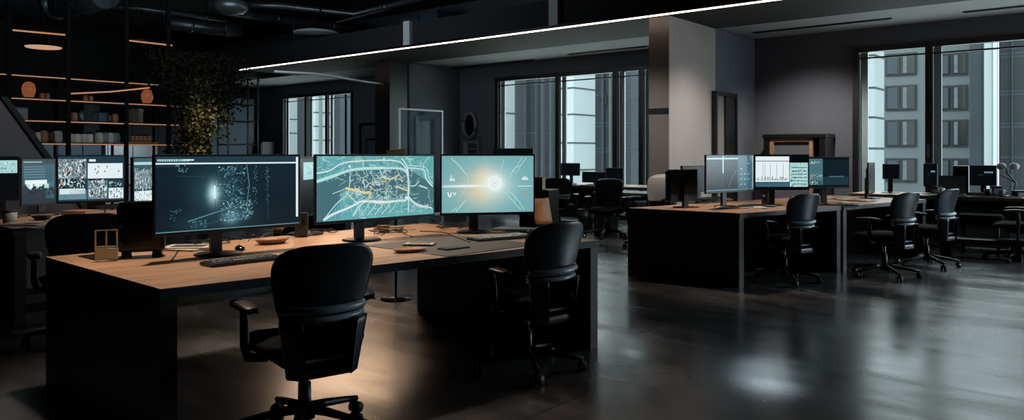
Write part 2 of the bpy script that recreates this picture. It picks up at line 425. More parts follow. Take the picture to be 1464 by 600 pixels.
def X_at(u, y):
    r = (u-732)/F
    return y*(-S_+r*C_)/(C_+r*S_)
def Z_at(u, v, y):
    r = (u-732)/F; d = y/(C_+r*S_)
    return H+(220-v)*d/F
def facade(label, u0, u1, y, depth, m, wins=(), seams=(), z1=None, cur=False, stripes=()):
    z1 = H + y*1.5*.155 if z1 is None else z1
    depth = min(depth, 2.6); x0, x1 = X_at(u0, y), X_at(u1, y+depth)
    t = thing('building', label, 'building', ((x0+x1)/2, y+depth/2, -14)); cx, cy = (x0+x1)/2, y+depth/2
    b = MB(); b.bx(x0-cx, x1-cx, -depth/2, depth/2, 0, z1+14, m).build('facade_wall', t)
    for (a, c, v0, v1) in wins:
        xa, xb = X_at(a, y)-cx, X_at(c, y)-cx; um = (a+c)/2
        zt, zb = Z_at(um, v0, y)+14, Z_at(um, v1, y)+14; yy = -depth/2
        q = MB(); q.bx(xa, xb, yy-.12, yy-.01, zb, zt, 'ext_dark'); o = q.build('building_window', t)
        g = MB(); wq = (xb-xa)
        g.bx(xa+.15, xa+wq*.46, yy-.18, yy-.13, zb+.15, zt-.15, 'ext_glass').bx(xa+wq*.54, xb-.15, yy-.18, yy-.13, zb+.15, zt-.15, 'ext_glass')
        g.bx(xa+wq*.54+.1, xa+wq*.54+wq*.16, yy-.22, yy-.19, zb+.2, zt-.2, 'ext_curtain')
        if cur: g.bx(xa+.2, xa+wq*.4, yy-.22, yy-.19, zb+.2, zt-.2, 'ext_mid')
        g.build('pane', o)
    if seams or stripes:
        q = MB()
        for v in seams:
            z = Z_at((u0+u1)/2, v, y)+14; q.bx(x0-cx, x1-cx+.02, -depth/2-.02, depth/2-.02, z-.05*y/40, z+.05*y/40, 'ext_seam')
        for (a, c, mm) in stripes:
            q.bx(X_at(a, y)-cx, X_at(c, y)-cx, -depth/2-.25, -depth/2+.02, .2, z1+13.8, mm)
        q.build('facade_joint', t)
    return t
# right window view
facade('pale concrete tower slab at the left edge of the right window', 1200, 1264, 58, 6, 'ext_white', seams=(80, 126, 168, 212))
facade('grey apartment block with rows of paired dark windows, left of right mullion', 1256, 1427, 75, 10, 'ext_grey',
       wins=[(a, b, v0, v1) for (a, b) in ((1266, 1311), (1338, 1384)) for (v0, v1) in ((22, 50), (76, 108), (122, 158), (171, 210), (226, 260))],
       cur=True, stripes=((1387, 1404, 'ext_mid'),))
facade('narrow bright white pier seen in the right window beside dark glass tower', 1407, 1426, 66, 5, 'ext_white', stripes=((1420.5, 1426, 'ext_strip'),))
facade('dark tower with broad floor bands at far right of the right window', 1428, 1700, 69, 8, 'ext_dark',
       seams=(68, 73, 125, 130, 174, 179, 225), stripes=((1447, 1448.5, 'ext_mid'), (1500, 1502, 'ext_mid'), (1560, 1562, 'ext_mid')))
# middle window view
facade('pale slab of building at left of the middle window', 690, 736, 44, 5, 'ext_white', seams=(160,))
facade('dark curtain-wall tower behind the left middle pane', 733, 797, 48, 8, 'ext_dark', stripes=((752, 754, 'ext_mid'), (768, 769, 'ext_mid'), (776, 779, 'ext_mid'), (788, 790, 'ext_mid')), seams=(110, 190, 240))
facade('large pale panelled slab in the centre of the middle window', 797, 851, 42, 5, 'ext_white', seams=(85, 125, 163, 204, 243))
facade('dark glazed tower just right of the pale slab in middle window', 848, 905, 52, 8, 'ext_dark', seams=(92, 97, 135, 175, 180, 212, 217), stripes=((862, 865, 'ext_mid'), (873, 875, 'ext_grey'),), wins=((858, 868, 135, 150),))
facade('dark grey tower seen between light column and the middle mullion', 902, 990, 47, 8, 'ext_mid', seams=(140, 190, 213), stripes=((930, 936, 'ext_white'),))
# left window view
facade('pale slab tower at the left of the small far window', 370, 425, 60, 6, 'ext_white', seams=(170, 190))
facade('dark tower strip beside the pale slab in the small far window', 420, 446, 66, 6, 'ext_dark')
facade('pair of pale concrete piers in centre of the small far window', 444, 474, 60, 6, 'ext_white', seams=(160, 180, 200), stripes=((458, 461, 'ext_grey'),))
facade('slate grey building at the right of the small far window', 469, 540, 66, 6, 'ext_dark', stripes=((488, 506, 'ext_mid'), (495, 498, 'ext_white')))
# ------------------------------------------------------------------ LED line on the beam
t = thing('strip_light', 'long thin warm white strip light along the dark ceiling beam', 'strip light', (0, 10.12, 3.4))
MB().bx(-17.15, 3.6, -.025, .078, .004, .05, 'dark_metal').build('housing', t)
MB().bx(-17.15, 3.6, -.012, .012, -.014, .003, 'led_warm').build('diffuser', t)
for u in (581, 791):
    p = D(u, 1); k = 10.12/p.y; x = p.x*k
    MB().bx(x-.09, x+.09, -.005, .078, .05, .52, 'white_paint').build('strap', t)
# thin curved pendant
t = thing('pendant_light', 'slender bent unlit pendant line hanging below the left end of strip light', 'pendant light', (0, 0, 0))
pp = [G(u, v, 2.9) for u, v in ((392, 102), (420, 103.5), (450, 105), (475, 108.5), (500, 113), (525, 117), (549, 120))]
MB().tube(pp, .022, 'white_paint').build('light_bar', t)
for p in (pp[1], pp[5]): MB().tube([p, (p.x, p.y, ZC)], .004, 'dark_metal').build('wire', t)
# ------------------------------------------------------------------ ceiling services
def duct(label, pts, r, name='ceiling_duct', m='duct_metal', ribs=0):
    t = thing(name, label, 'duct', (0, 0, 0))
    MB().tube(pts, r, m, 14).build('duct_run', t)
    q = MB()
    for k in range(len(pts)-1):
        a, b = Vector(pts[k]), Vector(pts[k+1]); n = max(1, int((b-a).length/1.3))
        for j in range(n):
            c = a.lerp(b, (j+.5)/n); d = (b-a).normalized()*.03; MB().cone(c-d, c+d, r*1.12, r*1.12, m, 14).build('duct_collar', t)
    a, b = Vector(pts[0]), Vector(pts[-1]); q = MB()
    for k in range(len(pts)-1):
        c = Vector(pts[k]).lerp(Vector(pts[k+1]), .5); MB().tube([(c.x, c.y, c.z+r*.8), (c.x, c.y, ZC)], .008, 'dark_metal').build('hanger', t)
    return t
duct('grey bent conduit pipe running above the beam at top centre', [G(300, 6, 4.3), G(400, 8, 4.3), G(508, 20, 4.3), G(600, -2, 4.3), G(680, -25, 4.3)], .06)
duct('fat round silver duct at the top left corner of picture', [G(-60, -14, 4.4), G(60, 6, 4.4), G(95, 4, 4.4), G(150, -10, 4.4)], .3)
duct('long slim grey pipe crossing the dark ceiling above the shelves', [G(-20, 4, 4.45), G(90, 7, 4.4), G(200, 12, 4.3), G(260, 20, 4.3), G(330, 30, 4.3)], .05)
duct('silver duct length in the middle of dark ceiling, left of disc lamp', [G(240, 32, 4.2), G(300, 40, 4.2), G(345, 43, 4.2)], .16)
duct('silver duct with flexible end running to the disc lamp', [G(310, 4, 4.4), G(360, 20, 4.4), G(430, 32, 4.4), G(520, 42, 4.4)], .10)
duct('thin pipe along the ceiling just above beam', [G(320, 20, 4.5), G(450, 40, 4.5), G(560, 12, 4.5)], .035)
t = thing('dome_light', 'grey glass dome light at the very top, left of centre', 'ceiling light', G(331, 4, 4.15))
MB().lathe([(0, .05), (.2, .05), (.32, 0), (.3, -.12), (.2, -.2), (0, -.23)], 'duct_metal').build('lamp_dome', t); MB().cone((0, 0, .05), (0, 0, .84), .03, .03, 'dark_metal').build('rod', t)
t = thing('disc_light', 'flat pale disc-shaped light hanging under the dark ceiling ducts', 'ceiling light', G(452, 47, 4.15))
MB().lathe([(0, .09), (.3, .07), (.52, .02), (.54, -.01), (.5, -.03), (0, -.05)], 'white_paint').build('lamp_disc', t); MB().cone((0, 0, .08), (0, 0, .84), .012, .012, 'dark_metal').build('rod', t)
for u, v in ((40, 66),):
    t = thing('disc_light', 'warm glowing disc-shaped light hanging above upper left shelves', 'ceiling light', G(62, 67, 3.3))
    MB().lathe([(0, .06), (.2, .05), (.3, .02), (.3, 0)], 'dark_metal').build('lamp_disc', t); MB().lathe([(.3, 0), (.28, -.02), (0, -.03)], 'lamp_glow').build('diffuser', t)
    MB().cone((0, 0, .06), (0, 0, 1.69), .01, .01, 'dark_metal').build('rod', t)
for (a, b, la) in (((18, 43), (94, 50), 'warm line light high over left shelves, the left one'), ((185, 58), (246, 65), 'warm line light high over the shelves, nearer the ivy')):
    p, q = G(*a, 3.5), G(*b, 3.5)
    t = thing('line_light', la, 'line light', (0, 0, 0)); MB().tube([p, q], .014, 'shelf_led').build('diffuser', t)
    MB().tube([p+Vector((0, 0, .04)), q+Vector((0, 0, .04))], .025, 'dark_metal').build('housing', t)
    for k in (.2, .8):
        c = p.lerp(q, k); MB().tube([(c.x, c.y, c.z+.04), (c.x, c.y, ZC)], .005, 'dark_metal').build('wire', t)
p = G(612, 33, 4.2)
t = thing('vent_box', 'blue-grey rectangular plant unit hanging above the beam', 'air unit', (p.x, 12.6, 3.9)); p = D(612, 1); x = p.x*12.6/p.y; t.location.x = x
MB().bx(-.6, .6, -.3, .3, .1, .75, 'blue_panel', bev=.02).build('casing', t); MB().bx(-.01, .01, -.31, -.3, .12, .73, 'dark_metal').build('joint', t)
for s in (-.5, .5): MB().cone((s, 0, .75), (s, 0, 1.1), .015, .015, 'dark_metal').build('hanger', t)
# ------------------------------------------------------------------ shelving wall at the left
SX = -15.0
def Yu(u, x=SX):
    r = (u-732)/F; return x*(C_+r*S_)/(-S_+r*C_)
sh = thing('shelving_unit', 'tall black shelving wall with warm glowing strips under each shelf', 'shelving', (SX, 0, 0))
ys = [Yu(-60), Yu(12), Yu(97), Yu(180), Yu(240)]
zs = [1.12, 1.52, 1.92, 2.30, 2.70]
for y in ys:
    MB().bx(-.02, .04, y-.035, y+.035, 0, ZC-.02, 'post_black').bx(-.62, -.58, y-.02, y+.02, 0, 3.1, 'post_black').build('upright', sh)
for z in zs:
    MB().bx(-.6, 0, ys[0], ys[-1]+.45, z-.02, z+.01, 'shelf_wood').build('shelf', sh)
    MB().bx(.0, .015, ys[0], ys[-1]+(.45 if z < 2.5 else -.2), z-.019, z-.006, 'shelf_led').build('shelf_light', sh)
MB().bx(-.6, 0, ys[0], ys[-1]+.45, .3, .35, 'shelf_wood').bx(-.6, 0, ys[0], ys[-1]+.45, .7, .73, 'shelf_wood').build('shelf', sh)
a, b = Yu(100), Yu(212)
MB().tube([(.05, a, 2.42), (.05, (a+b)/2, 2.5), (.05, b, 2.62)], .013, 'shelf_led').build('sloping_light', sh)
for k in range(7):
    y = Yu(20+k*36); MB().tube([(-.3, y, .4), (-.3, y, 2.9)], .008, 'dark_metal').build('rod', sh)
def shelf_item(kind, u, z, label, group=None, m='shelf_wood', s=1.0, dx=-.2):
    y = Yu(u); t = thing(kind, label, kind.replace('_', ' '), (SX+dx, y, z+.01), R_.random(), group)
    if kind == 'jar':
        MB().lathe([(0, 0), (.05*s, 0), (.06*s, .03*s), (.06*s, .13*s), (.035*s, .16*s)], m).build('jar_body', t); MB().lathe([(.04*s, .155*s), (.04*s, .19*s), (0, .19*s)], 'dark_metal').build('lid', t)
    if kind == 'box':
        MB().box((0, 0, .1*s), (.16*s, .3*s, .2*s), m, bev=.008).build('box_body', t); MB().box((0, 0, .205*s), (.17*s, .31*s, .02*s), 'frame_black').build('lid', t)
    if kind == 'oval_lamp':
        MB().lathe([(0, .02), (.07, .02), (.10, .09), (.11, .17), (.09, .25), (.05, .29), (0, .30)], 'orange_glow').build('lamp_shade', t); MB().lathe([(0, 0), (.09, 0), (.09, .02), (0, .025)], 'frame_black').build('base', t)
    return t
for k, u in enumerate((42, 50, 59, 68, 79, 88)):
    shelf_item('jar', u, 1.52, 'small brown jar on the lit shelf left of slanted panel top', 'jars on the lower lit shelf', ('tray_wood', 'shelf_wood', 'paper')[k % 3], 1.2+.2*(k % 2))
for k, u in enumerate((107, 116, 125, 134)):
    shelf_item('jar', u, 1.52, 'small pale bottle on lit shelf between the second and third uprights', 'bottles on the lower lit shelf', ('paper', 'acrylic')[k % 2], 1.1)
for k, u in enumerate((196, 202, 208, 214, 220)):
    shelf_item('jar', u, 1.56, 'small brown jar in tray on the shelf nearest the ivy', 'jars in the tray by the ivy', 'tray_wood', .75)
shelf_item('oval_lamp', 47, 2.30, 'orange oval glowing lamp on the upper shelf near the left edge')
shelf_item('oval_lamp', 217, 2.30, 'orange oval glowing lamp on the upper shelf next to ivy')
shelf_item('box', 200, 1.92, 'wide dark brown box under the orange lamp next to ivy', m='shelf_wood', s=1.3)
shelf_item('box', 150, 1.92, 'dark box on the shelf in the middle bay of shelving', m='blue_panel', s=.9)
shelf_item('box', 30, 1.92, 'dark grey box on shelf behind slanted panel', m='duct_metal', s=1.0)
for k, u in enumerate((14, 20, 27)):
    shelf_item('jar', u, 1.92, 'small bottle on the middle shelf above slanted panel', 'bottles above the slanted panel', ('shelf_wood', 'paper')[k % 2], 1.0)
for k, u in enumerate((104, 112, 122, 163, 171)):
    shelf_item('jar', u, 1.92, 'dark jar on the middle shelf between the second and fourth uprights', 'jars on the middle lit shelf', ('shelf_wood', 'tray_wood', 'duct_metal')[k % 3], .9+.15*(k % 3))
for k, u in enumerate((148, 156, 164, 172)):
    shelf_item('jar', u, 1.52, 'pale tall jar on lit shelf just left of the fourth upright', 'tall jars by the fourth upright', ('paper', 'mullion_grey')[k % 2], 1.3)
for k, u in enumerate((66, 74, 128, 136)):
    shelf_item('jar', u, 2.30, 'little dish-like jar on the upper lit shelf', 'little jars on the upper lit shelf', 'tray_wood', .7)
t = thing('tray', 'thin wooden tray with jars on shelf nearest the ivy', 'tray', (SX-.2, Yu(208), 1.53))
MB().bx(-.12, .12, -.3, .3, 0, .02, 'tray_wood').build('tray_base', t); MB().bx(-.12, -.105, -.3, .3, .02, .035, 'tray_wood').bx(.105, .12, -.3, .3, .02, .035, 'tray_wood').build('rim', t)
# slender grey metal rack at right of the ivy
t = thing('metal_rack', 'slender grey tubular rack standing right of the hanging ivy', 'rack', (-14.6, 0, 0))
ya, yb = 8.36, 9.05
for y in (ya, yb):
    for x in (0, -.4): MB().tube([(x, y, 0), (x, y, 2.98)], .022, 'duct_metal').build('post', t)
for z in (.5, 1.0, 1.53, 2.02, 2.38, 2.95):
    MB().tube([(0, ya, z), (0, yb, z)], .016, 'duct_metal').tube([(-.4, ya, z), (-.4, yb, z)], .016, 'duct_metal').tube([(0, yb, z), (-.4, yb, z)], .016, 'duct_metal').tube([(0, ya, z), (-.4, ya, z)], .016, 'duct_metal').build('rail', t)
t = thing('metal_pole', 'pale vertical double pole partly wrapped by ivy', 'pole', (-15.1, Yu(262, -15.1), 0))
MB().tube([(0, 0, 0), (0, 0, 2.7)], .03, 'mullion_grey').build('post', t); MB().tube([(0, .22, 0), (0, .22, 2.5)], .05, 'soffit_paint').build('post', t)
MB().tube([(0, -.25, 0), (0, -.25, 2.7)], .02, 'duct_metal').tube([(0, 0, 2.69), (0, -.25, 2.69)], .015, 'duct_metal').build('rail', t)
# ivy
def leaf(mb, p, s, rnd, m):
    a = Vector((rnd.uniform(-1, 1), rnd.uniform(-1, 1), rnd.uniform(-1.3, .3))).normalized(); b = a.cross(Vector((rnd.uniform(-1, 1), rnd.uniform(-1, 1), rnd.uniform(-1, 1)))).normalized()
    n = a.cross(b)*s*.12
    mb.face((p, p+a*s*.45+b*s*.36+n, p+a*s, p+a*s*.45-b*s*.36+n), m)
def ivy(label, strands, seed, m, n, s0):
    rnd = random.Random(seed); t = thing('hanging_ivy', label, 'plant', strands[0][0])
    o0 = Vector(strands[0][0]); st = MB(); lf = MB()
    for a, b, rad in strands:
        a, b = Vector(a)-o0, Vector(b)-o0; m_ = a.lerp(b, .5)+Vector((rnd.uniform(-.1, .1),)*3)
        st.tube([a, m_, b], .008, 'stem', 5)
        for k in range(int(n*(b-a).length)):
            f = rnd.random(); p = a.lerp(b, f)+Vector((rnd.gauss(0, rad), rnd.gauss(0, rad), rnd.gauss(0, .05)))
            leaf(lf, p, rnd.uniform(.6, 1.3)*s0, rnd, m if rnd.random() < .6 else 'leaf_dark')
    st.build('stem', t); lf.build('foliage', t, fixn=False)
iv = -14.55
def ip(u, z, x=iv): return (x, Yu(u, x), z)
ivy('thick curtain of yellow-green ivy hanging down beside the shelves', [(ip(u, 2.9+.03*(u % 3)), ip(u+du, .9), .07) for u, du in ((272, 4), (279, 2), (285, 0), (291, -3), (297, -6))], 3, 'leaf', 420, .085)
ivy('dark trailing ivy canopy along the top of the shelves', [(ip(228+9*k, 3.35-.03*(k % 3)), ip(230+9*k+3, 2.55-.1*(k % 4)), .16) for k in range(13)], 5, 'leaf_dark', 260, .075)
ivy('small trailing ivy right of the thick curtain, on metal rack', [(ip(306+6*k, 2.85), ip(308+6*k, 2.3-.15*k % .5), .07) for k in range(4)]+[(ip(308, 1.9), ip(318, 1.7), .09)], 8, 'leaf', 130, .08)
ivy('thin ivy strands twisting round the pale pole', [(ip(u, 2.8), ip(u, 1.0), .05) for u in (252, 260, 266)], 11, 'leaf_dark', 110, .09)
# background of the left side: blue-grey panels
def panel(label, u0, u1, x, z0, z1, m, name='partition_panel', th=.05):
    y0, y1 = Yu(u0, x), Yu(u1, x)
    t = thing(name, label, 'partition', (x, (y0+y1)/2, 0)); h = (y1-y0)/2
    MB().bx(-th/2, th/2, -h+.03, h-.03, z0+.03, z1-.03, m).build('panel', t)
    MB().bx(-th/2-.01, th/2+.01, -h, -h+.03, z0, z1, 'frame_black').bx(-th/2-.01, th/2+.01, h-.03, h, z0, z1, 'frame_black').bx(-th/2-.01, th/2+.01, -h, h, z1-.03, z1, 'frame_black').bx(-th/2-.01, th/2+.01, -h, h, z0, z0+.03, 'frame_black').build('frame', t)
    return t
panel('dark blue-grey panel behind lower shelves, left of the pale one', 60, 146, -18.0, 0, 1.6, 'blue_panel')
panel('pale grey-blue board standing behind the shelves above the left monitors', 148, 228, -17.0, 0, 1.58, 'soffit_paint')
panel('tall blue-grey partition far behind shelves', 175, 262, -20.0, 0, 2.15, 'blue_panel')
panel('tall blue-grey partition seen through the slender metal rack', 300, 362, -21.0, 0, 3.0, 'blue_panel')
panel('pale framed panel far behind the middle shelf bay', 118, 143, -21.5, 0, 2.75, 'wall_paint')
# slanted grey panel at the left edge
xk = -8.6
t = thing('slanted_partition', 'dark grey slanted partition leaning at the left edge behind monitors', 'partition', (xk, Yu(0, xk), 0))
yy = [Yu(u, xk)-Yu(0, xk) for u in (-120, -2, 60, 66)]
zz = [Z_at(0, 138, Yu(0, xk)) if False else H+(220-138)*(-xk*S_+Yu(0, xk)*C_)/F, 0]
def slab_yz(mb, pts, x0, x1, m):
    n = len(pts); A = [mb.bm.verts.new((x0, p[0], p[1])) for p in pts]; B = [mb.bm.verts.new((x1, p[0], p[1])) for p in pts]; i = mb.mi(m)
    for q in (A[::-1], B): mb.bm.faces.new(q).material_index = i
    for k in range(n): mb.bm.faces.new((A[k], A[(k+1) % n], B[(k+1) % n], B[k])).material_index = i
    return mb
zt = H+82*(-xk*S_+Yu(0, xk)*C_)/F
sl = (H-zt)/(yy[2]-0)
slab_yz(MB(), [(yy[0], 0), (-zt/sl*1 + 0 + (zt)/sl*0 + 0 if False else (0-zt)/sl, 0), (0, zt), (yy[0], zt-sl*yy[0]*.4)], -.06, .0, 'wall_paint').build('panel', t)
slab_yz(MB(), [(-zt/sl, 0), (-zt/sl+.06, 0), (.06, zt), (0, zt)], -.08, .02, 'frame_black').build('edge_trim', t)
# ------------------------------------------------------------------ furniture along the back wall
t = thing('glass_partition', 'clear glass partition with thin white frame beside the dark pilaster', 'partition', (-12.1, 10.8, 0))
fw = .035
MB().bx(-.02, .02, 0, fw, 0, 2.3, 'white_paint').bx(-.02, .02, 1.3-fw, 1.3, 0, 2.3, 'white_paint').bx(-.02, .02, fw, 1.3-fw, 2.3-fw, 2.3, 'white_paint').bx(-.02, .02, fw, 1.3-fw, 0, fw, 'white_paint').build('frame', t)
MB().bx(-.004, .004, fw, 1.3-fw, fw, 2.3-fw, 'partition_glass').build('pane', t)
t = thing('oval_mirror', 'small dark oval mirror in a grey ring beside the middle window', 'mirror', (-12.55, YW-.03, 2.02))
q = MB(); q.tube([(.2*math.cos(a*PI/12), 0, .3*math.sin(a*PI/12)) for a in range(24)], .05, 'mullion_grey', 8, close=True); q.build('ring', t)
q = MB(); q.face([(.18*math.cos(a*PI/12), .01, .28*math.sin(a*PI/12)) for a in range(24)], 'black_gloss'); q.build('glass', t)
t = thing('wall_panel', 'small grey gridded cabinet on the wall under the oval mirror', 'cabinet', (-12.45, YW-.06, 1.2))
MB().bx(-.25, .25, -.05, .05, -.2, .45, 'mullion_grey').build('casing', t)
q = MB(); 
for i in range(3):
    for j in range(4): q.bx(-.05+i*.09, .02+i*.09, -.06, -.05, -.15+j*.14, -.04+j*.14, 'wall_dark')
q.bx(-.22, -.1, -.06, -.05, -.15, .4, 'soffit_paint'); q.build('door', t)
# black framed cabinet in the right bay
t = thing('display_cabinet', 'black cabinet with a wooden inner frame against right bay wall', 'cabinet', (-4.62, YW-.26, 0))
MB().bx(-.52, .52, -.22, .22, 0, .12, 'frame_black').bx(-.52, -.42, -.22, .22, .12, 1.6, 'frame_black').bx(.42, .52, -.22, .22, .12, 1.6, 'frame_black').bx(-.42, .42, .17, .22, .12, 1.6, 'frame_black').bx(-.54, .54, -.24, .24, 1.6, 1.67, 'frame_black', bev=.012).build('casing', t)
MB().bx(-.42, -.36, -.2, -.15, .14, 1.6, 'wood_frame').bx(.25, .31, -.2, -.15, .14, 1.6, 'wood_frame').bx(-.36, .25, -.2, -.15, 1.54, 1.6, 'wood_frame').bx(-.36, .25, -.2, -.15, .14, .2, 'wood_frame').build('inner_frame', t)
MB().bx(-.36, .25, -.16, -.15, .2, 1.54, 'wall_paint').build('back_board', t)
# tall dark mirror on the bay side wall
t = thing('standing_mirror', 'tall black-framed mirror panel standing right of the light column', 'mirror', (-5.46, 12.13, 0))
MB().bx(-.03, .05, -.42, -.37, .02, 2.36, 'frame_black').bx(-.03, .05, .37, .42, .02, 2.36, 'frame_black').bx(-.03, .05, -.37, .37, 2.3, 2.36, 'frame_black').bx(-.03, .05, -.37, .37, .02, .1, 'frame_black').build('frame', t)
MB().bx(-.03, .0, -.37, -.02, .1, 2.3, 'mirror').build('glass', t); MB().bx(-.03, .03, -.02, .37, .1, 2.3, 'frame_black').build('dark_half', t)  # lit left half and dark right half are put into the colours
# frame on the left bay wall
def wframe(u0, u1, ztop, zbot, label):
    x0, x1 = X_at(u0, YW), X_at(u1, YW); W = x1-x0
    t = thing('wall_frame', label, 'frame', (x0, YW-.035, 0)); k = .07
    MB().bx(0, k, -.03, .03, zbot, ztop, 'frame_black').bx(W-k, W, -.03, .03, zbot, ztop, 'frame_black').bx(k, W-k, -.03, .03, ztop-k, ztop, 'frame_black').bx(k, W-k, -.03, .03, zbot, zbot+k, 'frame_black').build('frame', t)
    MB().bx(k, W-k, 0, .03, zbot+k, ztop-k, 'wall_paint').build('backing', t)
    MB().bx(W*.2, W*.78, -.012, 0, zbot+k, ztop-.42, 'frame_black').bx(W*.2+.06, W*.78-.06, -.02, -.012, zbot+k, ztop-.48, 'blue_panel').build('inner_panel', t)
wframe(516, 561, 2.18, .1, 'large black-edged grey wall frame left of the dark pilaster')
t = thing('cabinet', 'low black cabinet against the far wall left of the small window', 'cabinet', (X_at(384, YW)+.0, YW-.3, 0))
MB().bx(-.5, .5, -.25, .25, 0, 1.7, 'frame_black', bev=.02).build('casing', t); MB().bx(-.49, -.01, -.27, -.25, .05, 1.65, 'black_plastic').build('door', t); MB().bx(.01, .49, -.27, -.25, .05, 1.65, 'black_plastic').build('door', t)
# ------------------------------------------------------------------ desks
def desk(label, A, B, Cc, Dd, name='workbench', edge='desk_edge', group=None):
    """A far-left, B near-left (chair side), C near-right, D far-right of the top; end slabs along AB and DC"""
    A, B, Cc, Dd = [Vector((p[0], p[1], 0)) for p in (A, B, Cc, Dd)]
    t = thing(name, label, 'desk', tuple((A+B+Cc+Dd)/4), 0, group); o = (A+B+Cc+Dd)/4
    a, b, c, d = A-o, B-o, Cc-o, Dd-o
    MB().prism([a, b, c, d], .695, .74, edge, 'desk_wood').build('desk_top', t)
    def end(p, q, n):
        n = n.normalized()*.075; return MB().prism([p, q, q+n, p+n], 0, .695, 'desk_paint').build('end_panel', t)
    i = .012
    end(a.lerp(b, .006), b.lerp(a, .006), ((c-b)+(d-a))); end(d.lerp(c, .006), c.lerp(d, .006), ((b-c)+(a-d)))
    m0, m1 = a.lerp(b, .5), d.lerp(c, .5); u = (m1-m0).normalized(); n = Vector((-u.y, u.x, 0))*.02
    MB().prism([m0+u*.09-n, m1-u*.09-n, m1-u*.09+n, m0+u*.09+n], .60, .695, 'desk_paint').build('cable_tray', t)
    for p, q in ((a, b), (d, c)):
        w_ = MB(); s = (q-p).normalized(); k = Vector((-s.y, s.x, 0))
    return t
d1 = desk('large near desk with tan wood top and black end panels', (-4.86, 1.65), (-3.313, 1.579), (-2.89, 4.40), (-4.75, 4.52))
d2 = desk('black-ended wooden desk in the middle distance right of the near desk', (-4.38, 7.23), (-3.12, 7.29), (-2.66, 9.0), (-3.95, 9.25))
d3 = desk('paper-strewn desk beyond the three-monitor desk, behind the right chairs', (-3.93, 9.27), (-2.64, 9.03), (-2.22, 11.1), (-3.5, 11.35))
# left desk
P = G(36, 327.5, .74)
d4 = thing('workbench', 'wooden desk at the left edge with black end panels and low foot rails', 'desk', (P.x-.8, P.y+1.6, 0), math.radians(-4))
MB().bx(-.8, .8, -2.6, 1.6, .695, .74, 'desk_edge').build('desk_top', d4)
bpy.data.objects.remove([c for c in d4.children][0]); q = MB(); q.prism([(-.8, -1.6), (.8, -1.6), (.8, 1.6), (-.8, 1.6)], .695, .74, 'desk_edge', 'desk_wood').build('desk_top', d4)
for y in (-1.58, 1.5):
    MB().bx(-.76, .78, y, y+.08, 0, .695, 'desk_paint').build('end_panel', d4)
MB().bx(.72, .78, -1.5, 1.5, .06, .12, 'frame_black').build('foot_rail', d4)
MB().bx(.72, .78, -1.5, 1.5, .2, .24, 'frame_black').build('foot_rail', d4)
# right window bench
d5 = thing('workbench', 'long cluttered bench under the right window', 'desk', (-.9, 12.5, 0))
MB().prism([(-2.55, -.42), (1.6, -.42), (1.6, .42), (-2.55, .42)], .69, .74, 'mullion_grey', 'desk_wood').build('desk_top', d5)
for x in (-2.45, -.3, 1.45): MB().bx(x-.03, x+.03, -.38, .38, 0, .69, 'desk_paint').build('end_panel', d5)
MB().bx(-2.4, -.35, .3, .34, .25, .69, 'desk_paint').build('modesty_panel', d5)
MB().bx(-.25, 1.40, -.38, -.32, .05, .1, 'desk_paint').build('foot_rail', d5)
d6 = thing('workbench', 'far black bench under the middle window with three monitors', 'desk', (-7.9, 12.3, 0))
MB().prism([(-3.4, -.5), (1.5, -.5), (1.5, .45), (-3.4, .45)], .69, .74, 'desk_edge', 'desk_wood').build('desk_top', d6)
for x in (-3.3, -1.6, 0, 1.42): MB().bx(x-.03, x+.03, -.44, .4, 0, .69, 'desk_paint').build('end_panel', d6)
MB().bx(-1.39, -.03, .3, .34, .2, .69, 'desk_paint').build('modesty_panel', d6)
d7 = thing('workbench', 'low black side desk with shelf left of the pale grey chair', 'desk', (-6.6, 11.03, 0), 0)
MB().bx(-.55, .55, -.35, .35, .66, .70, 'desk_edge').build('desk_top', d7)
for x in (-.5, .5): MB().bx(x-.03, x+.03, -.33, .33, 0, .66, 'desk_paint').build('end_panel', d7)
MB().bx(-.47, .47, -.3, .3, .3, .33, 'desk_paint').build('shelf', d7)
# ------------------------------------------------------------------ monitors
def monitor(label, pl, pr, zb, zt, content, base=True, name='monitor', bez=.012, neck_u=.5, group=None, desk_z=.74, base_off=.10, bm='black_gloss'):
    """screen from pl (left end seen from the front) to pr; front faces local -Y"""
    pl, pr = Vector((pl[0], pl[1], 0)), Vector((pr[0], pr[1], 0)); W = (pr-pl).length; c = (pl+pr)/2; d = (pr-pl)
    rz = math.atan2(d.y, d.x)
    t = thing(name, label, 'monitor', (c.x, c.y, desk_z), rz, group)
    z0, z1 = zb-desk_z, zt-desk_z; h = W/2
    b = MB(); b.bx(-h, h, 0, .022, z0, z1, 'black_plastic', bev=.004)
    b.box((0, .035, (z0+z1)/2), (W*.62, .035, (z1-z0)*.62), 'black_plastic', bev=.012); b.build('screen_housing', t)
    s = MB(); x0, x1, a0, a1 = -h+bez, h-bez, z0+bez*1.7, z1-bez
    content(s, x0, x1, a0, a1); s.build('display', t, fixn=False)
    nx = (neck_u-.5)*W
    if base:
        MB().prism([(nx-.035, .05), (nx+.035, .05), (nx+.03, .085), (nx-.03, .085)], .012, (z0+z1)/2, 'black_plastic').build('neck', t)
        q = MB(); q.lathe([(0, 0), (.13, 0), (.135, .006), (.12, .012), (.03, .018), (0, .018)], 'black_plastic', (nx, .03, 0), 28); q.build('base', t)
    return t
Y0 = -.0008
def scr_bg(m):
    def f(s, x0, x1, z0, z1): s.quad(x0, x1, z0, z1, m, Y0, True)
    return f
